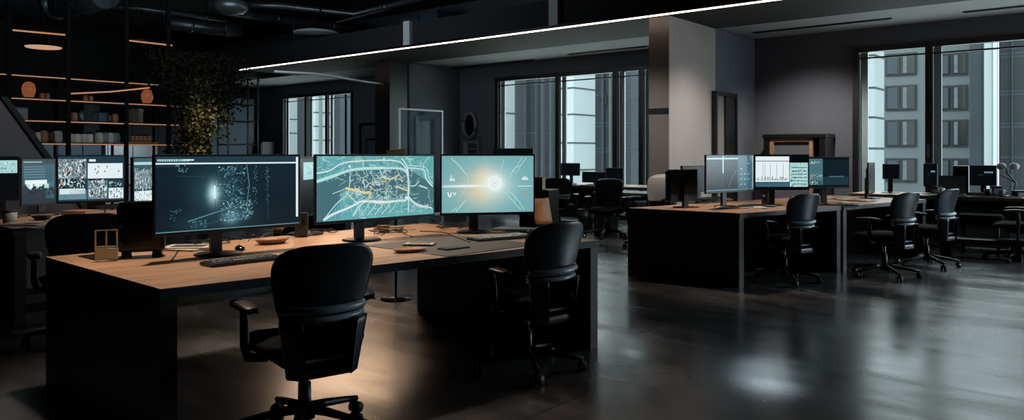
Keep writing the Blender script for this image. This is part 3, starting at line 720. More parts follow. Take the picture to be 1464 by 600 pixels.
class Sc:
    """screen helper in 0..1 coordinates"""
    def __init__(s, mb, x0, x1, z0, z1): s.m, s.x0, s.x1, s.z0, s.z1, s.y = mb, x0, x1, z0, z1, Y0
    def P(s, a, b): return (s.x0+(s.x1-s.x0)*a, s.z0+(s.z1-s.z0)*b)
    def lay(s): s.y -= .00025; return s.y
    def q(s, a0, a1, b0, b1, m, uv=False):
        p, r = s.P(a0, b0), s.P(a1, b1); s.m.quad(p[0], r[0], p[1], r[1], m, s.y, uv)
    def line(s, pts, w, m): s.m.ribbon([s.P(*p) for p in pts], w*(s.z1-s.z0), m, s.y)
    def disc(s, a, b, r, m, n=28, ar=None):
        p = s.P(a, b); rr = r*(s.z1-s.z0)
        s.m.face([(p[0]+rr*math.cos(k*2*PI/n), s.y, p[1]+rr*math.sin(k*2*PI/n)) for k in range(n)], m)
def curve(pts, n=10):
    out = []
    P_ = [pts[0]]+list(pts)+[pts[-1]]
    for k in range(1, len(P_)-2):
        for j in range(n):
            t = j/n; q = []
            for i in (0, 1):
                a, b, c, d = P_[k-1][i], P_[k][i], P_[k+1][i], P_[k+2][i]
                q.append(.5*((2*b)+(-a+c)*t+(2*a-5*b+4*c-d)*t*t+(-a+3*b-3*c+d)*t**3))
            out.append(tuple(q))
    out.append(tuple(pts[-1])); return out
def wiggle(rnd, p, ang, L, n, turn, clip=(0.01, .99)):
    pts = [p]
    for k in range(n):
        ang += rnd.gauss(0, turn); p = (min(clip[1], max(clip[0], p[0]+math.cos(ang)*L*.55)), min(clip[1], max(clip[0], p[1]+math.sin(ang)*L))); pts.append(p)
    return pts
def c_cad(mb, x0, x1, z0, z1):
    s = Sc(mb, x0, x1, z0, z1); rnd = random.Random(21)
    s.q(0, 1, 0, 1, 'scr_cad', True); s.lay()
    s.q(0, 1, .915, 1, 'scr_slate'); s.lay()
    s.q(0, .98, .895, .915, 'scr_white'); s.q(.975, .992, .1, .99, 'scr_white'); s.q(0, 1, 0, .012, 'scr_line'); s.lay()
    x = .01
    while x < .2: 
        w = rnd.uniform(.006, .014); s.q(x, x+w, .935, .965, 'scr_pale'); x += w+.004
    s.q(.17, .24, .945, .962, 'scr_white'); s.q(.0, .13, .865, .872, 'scr_dim')
    for k in range(14): a = rnd.uniform(.12, .2); b = rnd.uniform(.78, .88); s.q(a, a+.006, b, b+.02, 'scr_line')
    s.line([(.13, .74), (.38, .72)], .005, 'scr_dim'); s.line([(.2, .13), (.47, .28)], .012, 'scr_line'); s.line([(.25, .06), (.6, .17)], .008, 'scr_dim')
    s.line([(.38, .3), (.38, .75)], .006, 'scr_dim'); s.line([(.6, .9), (.62, .6), (.6, .3), (.62, .15)], .009, 'scr_line'); s.line([(.75, .86), (.76, .1)], .007, 'scr_dim'); s.line([(.46, .3), (.48, .14), (.5, .1), (.62, .16)], .008, 'scr_line'); s.lay()
    for k in range(420):
        a, b = rnd.gauss(.5, .055), rnd.uniform(.1, .86)
        if not .39 < a < .62: continue
        if rnd.random() < .5: s.q(a, a+rnd.uniform(.003, .012), b, b+rnd.uniform(.004, .02), rnd.choice(['scr_line', 'scr_dim', 'scr_pale', 'scr_dim']))
        else: s.line([(a, b), (a+rnd.uniform(-.03, .03), b+rnd.uniform(-.05, .05))], .007, rnd.choice(['scr_line', 'scr_dim', 'scr_blue']))
    for k in range(220):
        a, b = rnd.uniform(.46, .63), rnd.uniform(.1, .36); s.line([(a, b), (a+rnd.uniform(-.02, .03), b+rnd.uniform(-.03, .05))], .005, rnd.choice(['scr_line', 'scr_pale', 'scr_blue', 'scr_dim']))
    for k in range(60):
        a, b = rnd.uniform(.22, .32), rnd.uniform(.03, .13); s.q(a, a+.005, b, b+.012, rnd.choice(['scr_line', 'scr_dim']))
    for k in range(40):
        a, b = rnd.uniform(.08, .16), rnd.uniform(.15, .3); s.q(a, a+.004, b, b+.01, rnd.choice(['scr_dim', 'scr_line', 'scr_navy']))
    for k in range(90):
        a = rnd.choice([rnd.gauss(.66, .012), rnd.gauss(.75, .008)]); b = rnd.uniform(.32, .85); s.q(a, a+.004, b, b+rnd.uniform(.004, .02), rnd.choice(['scr_dim', 'scr_line']))
    s.lay(); s.q(.372, .383, .42, .6, 'scr_white')
def c_map(mb, x0, x1, z0, z1):
    s = Sc(mb, x0, x1, z0, z1); rnd = random.Random(5)
    s.q(0, 1, 0, 1, 'scr_teal_dark'); s.lay()
    def poly(pts, m): s.m.face([(s.P(*p)[0], s.y, s.P(*p)[1]) for p in pts], m)
    poly([(.002, .62), (.3, .78), (.7, .8), (.76, .78), (.998, .5), (.998, .998), (.002, .998)], 'scr_teal')
    poly([(.2, .45), (.3, .5), (.45, .35), (.72, .3), (.9, .16), (.998, .1), (.998, .002), (.06, .002), (.16, .25)], 'scr_teal'); s.lay()
    for k in range(8):
        x = .03+.02*k; s.q(x, x+.004, .02, .6, 'scr_blue')
    s.lay()
    for k in range(420):
        p = (rnd.uniform(.02, .98), rnd.choice([rnd.uniform(.02, .35), rnd.uniform(.7, .98), rnd.uniform(.3, .75)]))
        if p[0] < .2 and .05 < p[1] < .62: continue
        if p[0] > .8 and .2 < p[1] < .7 and rnd.random() < .8: continue
        s.line(curve(wiggle(rnd, p, rnd.uniform(0, 6.28), .035, 4, .7), 3), rnd.uniform(.003, .007), rnd.choice(['scr_sky', 'scr_mint', 'scr_pale', 'scr_teal_dark', 'scr_blue', 'scr_white']))
    s.lay()
    for k in range(230):
        p = (rnd.gauss(.5, .13), rnd.gauss(.5, .15)); s.line(curve(wiggle(rnd, p, rnd.uniform(0, 6.28), .028, 3, .9), 3), rnd.uniform(.004, .01), rnd.choice(['scr_slate', 'scr_white', 'scr_blue', 'scr_mint', 'scr_white', 'scr_sky', 'scr_yellow']))
    s.lay()
    big = [([(0, .61), (.12, .68), (.27, .78), (.5, .8), (.68, .79), (.75, .7), (.76, .4), (.75, .26)], .02), ([(0, .63), (.15, .72), (.3, .8), (.55, .82)], .012),
           ([(0, .74), (.1, .78), (.22, .9), (.5, .93), (.68, .9), (.76, .72)], .012), ([(.05, .02), (.15, .26), (.24, .42), (.26, .7)], .009), ([(.05, .02), (.12, .1), (.26, .2), (.36, .28), (.5, .25), (.74, .26)], .022),
           ([(.28, .05), (.33, .2), (.42, .28), (.62, .24)], .01), ([(.7, .96), (.75, .8), (.76, .5), (.76, .06)], .012), ([(.75, .8), (.9, .76), (.93, .6), (.99, .48)], .010), ([(.75, .84), (.92, .8), (.95, .62), (.99, .52)], .008),
           ([(.99, .46), (.92, .62), (.9, .85), (.96, .98)], .007), ([(.76, .32), (.84, .18), (.95, .12), (.98, .1)], .012), ([(.76, .28), (.86, .14), (.95, .16)], .01), ([(.22, .45), (.3, .28), (.33, .22)], .008), ([(.42, .75), (.47, .6)], .006), ([(.12, .42), (.24, .5)], .006), ([(.76, .5), (.82, .5), (.86, .58)], .009),
           ([(.86, .5), (.94, .44)], .012), ([(.37, .8), (.36, .92)], .006), ([(.5, .8), (.53, .68), (.57, .64)], .008)]
    for k in range(6): big.append(([(.36+.06*k, .26), (.33+.06*k, .16), (.28+.06*k, .05)], .007))
    for p, w_ in big: s.line(curve(p), w_*2.4, 'scr_sky')
    s.lay()
    for p, w_ in big: s.line(curve(p), w_*1.7, 'scr_pale')
    s.lay()
    for p, w_ in big: s.line(curve(p), w_, rnd.choice(['scr_white', 'scr_mint', 'scr_white', 'scr_mint']))
    s.lay()
    for p, w_ in (([(.22, .5), (.3, .46), (.37, .42), (.42, .42)], .045), ([(.42, .42), (.43, .36), (.4, .3)], .02), ([(.3, .46), (.26, .38)], .015), ([(.52, .66), (.6, .62), (.68, .7)], .025), ([(.64, .5), (.7, .46), (.75, .42)], .03),
                   ([(.4, .28), (.52, .22), (.62, .24), (.74, .27)], .012), ([(.24, .9), (.5, .94), (.56, .96)], .010), ([(.78, .24), (.86, .14), (.95, .1)], .012)):
        s.line(curve(p), w_*.8, 'scr_yellow')
    s.lay(); s.disc(.255, .84, .02, 'scr_white'); s.disc(.54, .96, .014, 'scr_white'); s.disc(.74, .3, .025, 'scr_white')
def c_flare(mb, x0, x1, z0, z1):
    s = Sc(mb, x0, x1, z0, z1); s.q(0, 1, 0, 1, 'scr_flare', True); s.lay()
    for p, w_ in (([(.1, .96), (.2, .8), (.27, .65)], .014), ([(.13, .92), (.24, .72)], .007), ([(.27, .65), (.28, .5), (.2, .3)], .006), ([(.15, .02), (.2, .12), (.26, .23)], .012), ([(.1, .02), (.16, .1)], .010), ([(.28, .68), (.38, .66)], .006),
                  ([(.92, .98), (.86, .84), (.78, .76), (.73, .6)], .009), ([(.88, .98), (.82, .84), (.76, .7)], .007), ([(.66, .4), (.74, .25), (.86, .04)], .009), ([(.69, .42), (.8, .26), (.9, .03)], .009), ([(.62, .65), (.67, .92)], .006), ([(.86, .84), (.83, .74), (.78, .7)], .006), ([(.8, .26), (.79, .15)], .006)):
        s.line(curve(p), w_, 'scr_mint')
    s.q(.02, .26, .452, .464, 'scr_white'); s.q(.82, .98, .452, .464, 'scr_white'); s.q(.86, .94, .41, .417, 'scr_pale'); s.q(.02, .28, .52, .524, 'scr_pale')
    for a, h_ in ((.085, .05), (.095, .1), (.105, .04), (.12, .06), (.13, .03)): s.q(a, a+.009, .56, .56+h_, 'scr_white')
    for a, h_ in ((.87, .03), (.882, .05), (.894, .07), (.906, .04), (.918, .06), (.93, .03)): s.q(a, a+.01, .57, .57+h_, 'scr_white')
    for p in ([(.06, .36), (.075, .33), (.07, .29)], [(.08, .3), (.09, .28)], [(.1, .36), (.095, .29)], [(.12, .36), (.135, .31), (.15, .36)]): s.line(p, .022, 'scr_white')
    s.line([(.89, .36), (.94, .36), (.92, .29), (.89, .36)], .014, 'scr_red'); s.lay()
    ring = [(.57+.095*math.cos(k*PI/16), .52+.165*math.sin(k*PI/16)) for k in range(33)]; s.line(ring, .008, 'scr_mint')
    s.disc(.57, .52, .1, 'scr_white', 36); s.lay(); s.disc(.57, .52, .012, 'scr_pale')
def c_edit(mb, x0, x1, z0, z1):
    s = Sc(mb, x0, x1, z0, z1); rnd = random.Random(8); s.q(0, 1, 0, 1, 'scr_slate'); s.lay()
    s.q(0, 1, .9, 1, 'scr_navy'); s.q(.03, .6, .93, .95, 'scr_pale'); s.q(.05, .95, .48, .85, 'scr_dim'); s.q(0, 1, 0, .35, 'scr_navy'); s.q(.72, .98, .1, .86, 'scr_blue'); s.lay()
    for k in range(5): s.q(.05, .68, .83-.06*k, .84-.06*k, 'scr_line')
    s.q(.08, .75, .44, .53, 'scr_white')
    for k in range(26):
        a = rnd.uniform(.08, .75); s.q(a, a+.06, .36+rnd.uniform(-.05, .08), .44, 'scr_white' if rnd.random() < .6 else 'scr_pale')
    s.lay()
    for k in range(34): a, b = rnd.uniform(.02, .96), rnd.uniform(.18, .36); s.disc(a, b, rnd.uniform(.02, .05), 'scr_navy', 9)
def noiseblock(s, a0, a1, b0, b1, n, rnd, mats, sz=.05):
    for k in range(n):
        a, b = rnd.uniform(a0, a1-.01), rnd.uniform(b0, b1-.02); s.line([(a, b), (min(a1, a+rnd.uniform(-.5, 1)*sz*.5), max(b0, min(b1, b+rnd.uniform(-1, 1)*sz)))], rnd.uniform(.008, .022), rnd.choice(mats))
def c_tiles(mb, x0, x1, z0, z1):
    s = Sc(mb, x0, x1, z0, z1); rnd = random.Random(9); s.q(0, 1, 0, 1, 'scr_slate'); s.lay()
    s.q(0, .42, .5, .94, 'scr_grey'); s.q(.44, .98, .5, .84, 'scr_white'); s.q(.44, .74, .04, .46, 'scr_grey'); s.q(.76, .99, .04, .28, 'scr_white'); s.q(.01, .42, .04, .26, 'scr_line'); s.q(.02, .4, .16, .28, 'scr_white'); s.lay()
    B = ['scr_black', 'scr_navy', 'scr_white', 'scr_white', 'scr_dim', 'scr_pale']
    noiseblock(s, .01, .41, .3, .93, 260, rnd, B, .07); noiseblock(s, .45, .73, .06, .48, 160, rnd, B, .07); noiseblock(s, .77, .98, .05, .28, 80, rnd, ['scr_grey', 'scr_navy', 'scr_white'], .04); noiseblock(s, .76, .97, .32, .46, 30, rnd, ['scr_dim', 'scr_pale'], .05)
    for k in range(7): a, b = rnd.uniform(.48, .93), rnd.uniform(.56, .78); s.q(a, a+.014, b, b+.04, 'scr_navy')
    s.q(.46, .56, .88, .93, 'scr_white'); s.disc(.13, .66, .03, 'scr_red', 10); s.disc(.06, .4, .035, 'scr_red', 10); s.disc(.2, .72, .02, 'scr_red', 8); s.q(.17, .38, .09, .13, 'scr_grey')
def c_busy(mb, x0, x1, z0, z1):
    s = Sc(mb, x0, x1, z0, z1); rnd = random.Random(12); s.q(0, 1, 0, 1, 'scr_dim'); s.lay(); s.q(.02, .98, .05, .3, 'scr_white'); s.q(.02, .98, .35, .75, 'scr_grey'); s.q(0, 1, .86, .92, 'scr_pale'); s.lay(); noiseblock(s, .03, .97, .08, .8, 220, rnd, ['scr_white', 'scr_navy', 'scr_pale', 'scr_black'], .07)
def c_small(mb, x0, x1, z0, z1):
    s = Sc(mb, x0, x1, z0, z1); rnd = random.Random(3); s.q(0, 1, 0, 1, 'scr_black'); s.lay(); s.q(.25, .95, .62, .93, 'scr_pale'); s.lay(); noiseblock(s, .27, .9, .65, .9, 50, rnd, ['scr_white', 'scr_slate', 'scr_line'], .05)
def c_panes(mb, x0, x1, z0, z1):
    s = Sc(mb, x0, x1, z0, z1); rnd = random.Random(2); s.q(0, 1, 0, 1, 'scr_slate'); s.lay(); s.q(.33, .64, .06, .93, 'scr_black'); s.q(.02, .32, .06, .93, 'scr_navy'); s.q(.65, .98, .06, 1, 'scr_blue'); s.lay()
    s.q(0, .65, .9, .94, 'scr_pale'); s.q(.32, .345, .5, 1, 'scr_pale'); s.q(.33, .337, .06, .5, 'scr_dim'); s.q(.97, .985, .05, 1, 'scr_pale'); s.q(0, 1, .015, .04, 'scr_line'); s.lay()
    for k in range(5):
        for j in range(3): a = .7+.08*j; b = .75-.15*k; s.q(a, a+.04, b, b+.04, 'scr_sky' if rnd.random() < .7 else 'scr_blue')
    s.line(curve([(.62, .6), (.5, .3), (.45, .08)]), .012, 'scr_line')
def c_chart(mb, x0, x1, z0, z1):
    s = Sc(mb, x0, x1, z0, z1); rnd = random.Random(4); s.q(0, 1, 0, 1, 'scr_black'); s.lay(); s.q(.01, .64, .05, .97, 'scr_white'); s.q(.65, .99, .05, .78, 'scr_pale'); s.lay()
    s.q(.01, .64, .82, .84, 'scr_slate'); s.q(.01, .64, .05, .2, 'scr_blue'); s.q(.01, .64, .16, .2, 'scr_dim')
    for a in (.14, .18, .28, .4, .52): s.line([(a, .3), (a+.01, .6), (a, .75)], .012, 'scr_grey')
    for k in range(26): a = .03+k*.0225; s.q(a, a+.011, .24, .24+rnd.uniform(.03, .13), rnd.choice(['scr_grey', 'scr_slate', 'scr_grey']))
    for k in range(11): b = .09+.06*k; a = .66; 
    noiseblock(s, .66, .97, .06, .76, 120, rnd, ['scr_slate', 'scr_navy', 'scr_white', 'scr_white'], .05)
    for k in range(6): s.q(.68, .97, .12+.1*k, .14+.1*k, 'scr_slate')
def c_photo(mb, x0, x1, z0, z1):
    s = Sc(mb, x0, x1, z0, z1); rnd = random.Random(14); s.q(0, 1, 0, 1, 'scr_black'); s.lay(); s.q(0, .4, .06, .96, 'scr_teal_dark'); s.q(.4, .99, .05, .92, 'scr_navy'); s.q(.4, .99, .05, .34, 'scr_slate'); s.q(0, .38, .05, .2, 'scr_slate'); s.lay()
    noiseblock(s, .02, .38, .28, .46, 40, rnd, ['scr_white', 'scr_yellow', 'scr_red', 'scr_white'], .05); noiseblock(s, .08, .34, .78, .9, 25, rnd, ['scr_white', 'scr_yellow', 'scr_pale'], .05); noiseblock(s, .02, .3, .07, .2, 30, rnd, ['scr_white', 'scr_pale', 'scr_navy'], .05)
    for k in range(10): a = .55+.035*k; s.q(a, a+.02, .33, .36, 'scr_line')
def c_off(mb, x0, x1, z0, z1):
    s = Sc(mb, x0, x1, z0, z1); s.q(0, 1, 0, 1, 'scr_black')
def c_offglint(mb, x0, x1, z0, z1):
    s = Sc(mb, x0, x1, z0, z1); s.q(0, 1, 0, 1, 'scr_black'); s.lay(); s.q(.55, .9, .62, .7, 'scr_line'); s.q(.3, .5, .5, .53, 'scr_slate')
monitor('wide monitor on near desk showing dark blue line drawing', (-4.184, 1.953), (-4.135, 2.865), .872, 1.328, c_cad, neck_u=.42)
monitor('monitor with glowing teal map picture, middle of the near desk', (-4.14, 2.977), (-4.06, 3.98), .868, 1.328, c_map, neck_u=.38)
monitor('monitor with white flare on teal background at right of near desk', (-4.055, 4.03), (-3.62, 4.62), .868, 1.328, c_flare, neck_u=.36)
# back row of the near desk, screens seen only as slivers
a = D(190, 5.2); b = D(226, 5.45)
monitor('narrow monitor sliver showing busy windows left of the dark blue one', a, b, .96, 1.31, c_busy, base=False, bez=.01).location.z = .74
a = D(424, 5.35); b = D(458, 5.9)
monitor('dark monitor sliver with one tiny lit window, behind the teal map screen', a, b, .87, 1.31, c_small)
# left desk monitors
a = D(30, 7.15); b = D(80, 7.45)
monitor('left-desk monitor with dark blue editor and white silhouette band', a, b, .84, 1.29, c_edit, neck_u=.7)
a = D(81, 7.5); b = D(179, 7.85)
monitor('left-desk monitor tiled with small black and white pictures', a, b, .84, 1.32, c_tiles)
a = D(-22, 6.9); b = D(29, 7.1)
monitor('black monitor at the left edge with one small lit window', a, b, .9, 1.31, c_small)
# mid desk
monitor('monitor with dark panes and pale blue side strip on mid-distance desk', (-3.66, 7.66), (-3.50, 8.58), .90, 1.322, c_panes, neck_u=.45)
monitor('monitor with bright white chart page on mid-distance desk', (-3.47, 8.50), (-2.99, 8.93), .915, 1.325, c_chart, neck_u=.35)
monitor('monitor with teal photo strip and dark blue half, right of the chart', (-3.06, 8.96), (-2.70, 9.46), .93, 1.30, c_photo, neck_u=.5)
# far benches
a = YD(802, 12.35); b = YD(829, 12.45); monitor('small grey monitor at left on the far bench below middle window', a, b, .9, 1.15, c_off)
a = YD(832, 12.25); b = YD(865, 12.25); monitor('wide low black monitor between the other two on far middle bench', a, b, .78, .99, c_off)
a = YD(866, 12.3); b = YD(891, 12.3); monitor('black square monitor at right on the far middle bench', a, b, .82, 1.07, c_off)
a = YD(705, 12.3); b = YD(762, 12.3); monitor('dark monitor edge peeping over the flare screen at its right top', a, b, .95, 1.45, c_off)
a = YD(1320, 12.6); b = YD(1340, 12.6); monitor('small black monitor at left end of the right window bench', a, b, .85, 1.19, c_offglint)
a = YD(1386, 12.6); b = YD(1425, 12.6); monitor('black monitor centred on the right window bench', a, b, .88, 1.17, c_offglint)
a = D(1242, 9.9); b = D(1251, 10.4); monitor('black monitor seen edge-on at the right part of the papers desk', a, b, .80, 1.22, c_off)
a = YD(1262, 12.5); b = YD(1286, 12.6); monitor('small black monitor behind edge-on screen by the right window', a, b, .95, 1.18, c_off, desk_z=.74)
# ------------------------------------------------------------------ chairs
def chair_proto(label, shell='shell_plastic', band='band_plastic', group=None):
    t = thing('office_chair', label, 'chair', (0, 0, 0), 0, group)
    def wid(v):   # half width over the height 0..1
        w = .185+.06*math.sin(min(1, v*1.25)*PI/2)
        if v > .7: w *= 1-.16*((v-.7)/.3)**3
        if v < .12: w *= .8+.2*math.sqrt(v/.12)
        return w
    def fn(a, b):
        s = a*2-1; s = math.copysign(abs(s)**.8, s); v = b; w = wid(v)
        z = .555+.375*v-.03*abs(s)**5*(max(0, v-.6)/.4)
        return Vector((s*w, -.25+.055*s*s-.02*math.sin(v*PI)-.085*v*v*v, z))
    o = MB().grid(fn, 14, 14, shell, lambda a, b: .022+.02*math.sin(PI*a)*math.sin(PI*b)).build('backrest', t)
    m = o.modifiers.new('s', 'SUBSURF'); m.levels = 1; m.render_levels = 1
    def fc(a, b):
        p = fn(.06+a*.88, .06+b*.88); return Vector((p.x, p.y+.035, p.z))
    MB().grid(fc, 12, 12, 'black_fabric', lambda a, b: .012+.02*math.sin(PI*a)*math.sin(PI*b)).build('back_cushion', t)
    # curved lumbar band
    def fb(a, b):
        s = a*2-1; return Vector((s*.200, -.288+.075*s*s-.012*math.sin(PI*b), .575+.028*b))
    MB().grid(fb, 14, 3, band, lambda a, b: .02).build('lumbar_band', t)
    def fb2(a, b):
        s = a*2-1; return Vector((s*.208, -.298+.075*s*s-.014*math.sin(PI*b), .615+.035*b))
    MB().grid(fb2, 14, 3, band, lambda a, b: .02).build('lumbar_band', t)
    # yoke: two tapered arms and a dark panel
    for s in (-1, 1):
        q = MB()
        def fa(a, b, s=s):
            z = .33+.255*b; cx = .135+.03*b; w = .03+.012*b; return Vector((s*cx+(a*2-1)*w, -.262-.02*b+.03*(a*2-1)*s, z))
        q.grid(fa, 4, 8, shell, lambda a, b: .03); q.build('back_arm', t)
    MB().grid(lambda a, b: Vector(((a*2-1)*(.128+.03*b), -.236, .32+.26*b)), 4, 4, 'black_fabric', lambda a, b: .02).build('back_panel', t)
    MB().bx(-.10, .10, -.262, -.238, .40, .412, band).build('cross_bar', t)
    MB().tube([(.03+.022*math.cos(k*PI/6), -.268, .352+.007*math.sin(k*PI/6)) for k in range(12)], .0025, 'chrome', 6, close=True).bx(-.02, -.012, -.27, -.264, .35, .356, 'chrome').build('badge', t)
    MB().box((0, -.20, .35), (.24, .16, .05), 'black_plastic', bev=.02).build('mechanism', t)
    # seat
    def fs(a, b):
        s = a*2-1; v = b*2-1; rr = (1-.5*abs(v)**5); return s, v, rr
    q = MB(); nx, ny = 12, 12; T = []; B = []
    for i in range(nx+1):
        T.append([]); B.append([])
        for j in range(ny+1):
            s = i/nx*2-1; v = j/ny*2-1; k = 1/max(1, (abs(s)**6+abs(v)**6)**(1/6)); x, y = s*k*.25, v*k*.235+.03
            e = max(abs(s), abs(v)); T[i].append(q.bm.verts.new((x, y, .485-.03*max(0, e-.6)/.4-.02*max(0, v)**3+.008*s*s))); B[i].append(q.bm.verts.new((x*.95, y*.95, .40+.02*e*e)))
    for i in range(nx):
        for j in range(ny):
            for g in ((T[i][j], T[i+1][j], T[i+1][j+1], T[i][j+1]), (B[i][j], B[i][j+1], B[i+1][j+1], B[i+1][j])):
                f = q.bm.faces.new(g); f.smooth = True
    for i in range(nx):
        for j, w_ in ((0, 1), (ny, -1)): q.bm.faces.new((T[i][j], B[i][j], B[i+1][j], T[i+1][j])).smooth = True
    for j in range(ny):
        for i in (0, nx): q.bm.faces.new((T[i][j], T[i][j+1], B[i][j+1], B[i][j])).smooth = True
    q.mi('black_fabric'); q.build('seat', t)
    MB().box((0, .0, .375), (.30, .26, .05), 'black_plastic', bev=.015).build('seat_pan', t)
    for s in (-1, 1):
        r = MB(); r.tube([(s*.18, .0, .385), (s*.27, .0, .40), (s*.285, -.01, .46), (s*.285, .0, .58), (s*.285, .02, .635)], [.02, .022, .022, .02, .018], 'black_plastic', 10); ar = r.build('armrest', t)
        r = MB()
        pts = []
        r.grid(lambda a, b, s=s: Vector((s*.285+(a*2-1)*.042*(1-.45*abs(b*2-1)**4), -.13+b*.27, .640+.012*math.sin(b*PI)+.006*(1-(a*2-1)**2))), 6, 12, 'black_plastic', lambda a, b: 0.0001)
        for v in r.bm.verts: pass
        vs = list(r.bm.verts); n = len(vs)//2
        for v in vs[n:]: v.co.z -= .022
        r.build('arm_pad', ar)
    MB().cone((0, 0, .09), (0, 0, .24), .032, .03, 'black_plastic').build('column_sleeve', t)
    MB().cone((0, 0, .24), (0, 0, .36), .016, .016, 'chrome').build('gas_column', t)
    q = MB(); q.cone((0, 0, .07), (0, 0, .12), .05, .042, 'dark_metal', 20)
    for k in range(5):
        a = k*2*PI/5+.35; c, s = math.cos(a), math.sin(a)
        pts = [(c*r_, s*r_, z) for r_, z in ((.03, .115), (.12, .108), (.24, .09), (.345, .072))]
        q.tube(pts, [.026, .022, .018, .014], 'dark_metal', 8)
    q.build('star_base', t)
    for k in range(5):
        a = k*2*PI/5+.35; c, s = math.cos(a)*.34, math.sin(a)*.34; da = a+.8*k; ox, oy = -math.sin(da)*.016, math.cos(da)*.016
        q = MB()
        for e in (-1, 1): q.cone((c+e*ox*1.7, s+e*oy*1.7, .029), (c+e*ox*.5, s+e*oy*.5, .029), .028, .029, 'rubber', 16)
        q.cone((c, s, .03), (c, s, .075), .009, .009, 'dark_metal', 8); w_ = q.build('caster', t)
        MB().cone((c+ox*1.75, s+oy*1.75, .029), (c+ox*1.6, s+oy*1.6, .029), .012, .012, 'chrome', 12).build('hub_cap', w_)
    return t
ch = chair_proto('large black office chair nearest the camera at the near desk')
put(ch, (-3.10, 2.17, 0), PI/2-.24)
dup(ch, (-2.96, 3.70, 0), PI/2-.12, 'black office chair at right end of the near desk, below flare screen')
dup(ch, (-5.80, 2.20, 0), PI/2-.25, 'black office chair between the near desk and left desk')
dup(ch, (-2.92, 7.95, 0), PI/2-.32, 'black office chair in front of the white chart monitor')
dup(ch, (-2.2, 8.96, 0), PI/2-.3, 'black office chair middle of the three on the right')
dup(ch, (-2.02, 10.12, 0), PI/2-.25, 'black office chair rightmost of the three by the right windows')
dup(ch, D(800, 13.1), .5, 'black office chair on left of the far middle bench')
dup(ch, D(866, 12.2), PI+.35, 'black mesh office chair standing in front of the far middle bench, on its right')
p = D(1455, 9.5); dup(ch, (p.x, p.y, 0), PI/2+.1, 'black office chair cut off by right edge of picture')
# pale grey chair
t = dup(ch, D(931, 10.6), PI-.15, 'pale grey padded office chair standing alone by the light column')
t.scale = (1.12, 1.12, 1.12)
for c in list(t.children):
    if c.name.split('.')[0] in ('backrest', 'back_cushion'):
        me = c.data.copy(); c.data = me; me.materials[0] = M['grey_fabric']
        c.scale = (1, 1, 1.0)
        if 'label' not in c: c['label'] = 'pale grey back'
# ------------------------------------------------------------------ things on the near desk
Z = .74
def keyboard(label, p, rz, km='key_grey', w=.44, dd=.14, tilt=True):
    t = thing('keyboard', label, 'keyboard', (p[0], p[1], Z), rz)
    MB().box((0, 0, .010), (w, dd, .018), 'black_plastic', bev=.005).build('key_tray', t)
    q = MB(); rows = 5; cols = 14; kw = (w-.02)/cols; kh = (dd-.018)/rows
    for i in range(cols):
        for j in range(rows):
            if j == 0 and 3 < i < 9: continue
            q.box((-w/2+.01+kw*(i+.5), -dd/2+.009+kh*(j+.5), .022), (kw*.6, kh*.58, .007), km)
    q.box((-w/2+.01+kw*6.5, -dd/2+.009+kh*.5, .022), (kw*4.7, kh*.78, .007), km)
    q.build('keys', t); return t
def dirang(a, b): a, b = Vector(a), Vector(b); return math.atan2((b-a).y, (b-a).x)
kb1a, kb1b = G(292, 381, Z), G(398, 369, Z)
c = (kb1a+kb1b)/2; keyboard('black keyboard under the dark blue drawing monitor', (c.x+.0, c.y), dirang(kb1a, kb1b), w=.42)
a, b = G(672, 345, Z), G(756, 338, Z); c = (a+b)/2; keyboard('pale-keyed keyboard in front of the flare monitor', (c.x, c.y), dirang(a, b), 'key_light', w=.46, dd=.16)
p = G(343, 358, Z); t = thing('computer_mouse', 'black mouse beside foot of the dark blue drawing monitor', 'mouse', p, 1.2)
MB().sphere((0, 0, .012), .05, 'black_gloss', (.62, 1, .42)).build('mouse_body', t); MB().box((0, .03, .034), (.006, .014, .006), 'dark_metal').build('scroll_wheel', t)
def tray(label, p, r, m='tray_wood', sc=1.6, name='wooden_tray', h=.03, rz=1.5):
    t = thing(name, label, 'tray', p, rz); q = MB(); q.lathe([(0, 0), (r*.62, 0), (r*.8, h*.3), (r, h), (r*.95, h), (r*.74, h*.42), (0, h*.25)], m, seg=28)
    for v in q.bm.verts: v.co.x *= sc
    q.build('dish', t); return t
tray('oval wooden tray behind the left keyboard', G(389, 348, Z), .075, h=.035)
t = tray('small pale wooden tray near front edge under the teal map monitor', G(586, 360, Z), .06, h=.022, sc=1.9, rz=1.3)
p = G(600, 351, Z)
t = thing('notepad', 'small open notepad behind the pale wooden tray', 'notepad', p, .6)
MB().box((0, 0, .005), (.20, .11, .01), 'black_plastic').build('cover', t); MB().box((0, .0, .013), (.18, .10, .006), 'paper').build('pages', t)
q = MB(); [q.box((-.06+.02*(k % 7), -.03+.03*(k//7), .0165), (.014, .016, .001), 'paper_print') for k in range(21)]; q.build('print', t)
p = G(649, 356, Z); t = thing('phone', 'flat black phone on grey sheet under the flare monitor', 'phone', (p.x, p.y, Z), PI/2-.05)
MB().box((0, 0, .006), (.20, .09, .012), 'black_gloss', bev=.005).build('phone_body', t); MB().box((0, 0, .0125), (.18, .078, .001), 'black_plastic').build('screen', t)
q = [G(520, 352, Z), G(690, 340, Z), G(640, 329, Z), G(470, 338, Z)]
q = [G(520, 351, Z), G(640, 367, Z), G(772, 349, Z), G(655, 337, Z)]
c0 = sum(q, Vector())/4; t = thing('desk_sheet', 'large dark grey sheet lying under phone and notepad on near desk', 'mat', (c0.x, c0.y, Z))
MB().prism([v-c0 for v in q], 0, .003, 'sheet_grey').build('flat_sheet', t)  # flat dark grey sheet across the right part of the top
MB().tube([v-c0+Vector((0, 0, .002)) for v in q], .0018, 'black_plastic', 6, close=True).build('sheet_border', t)
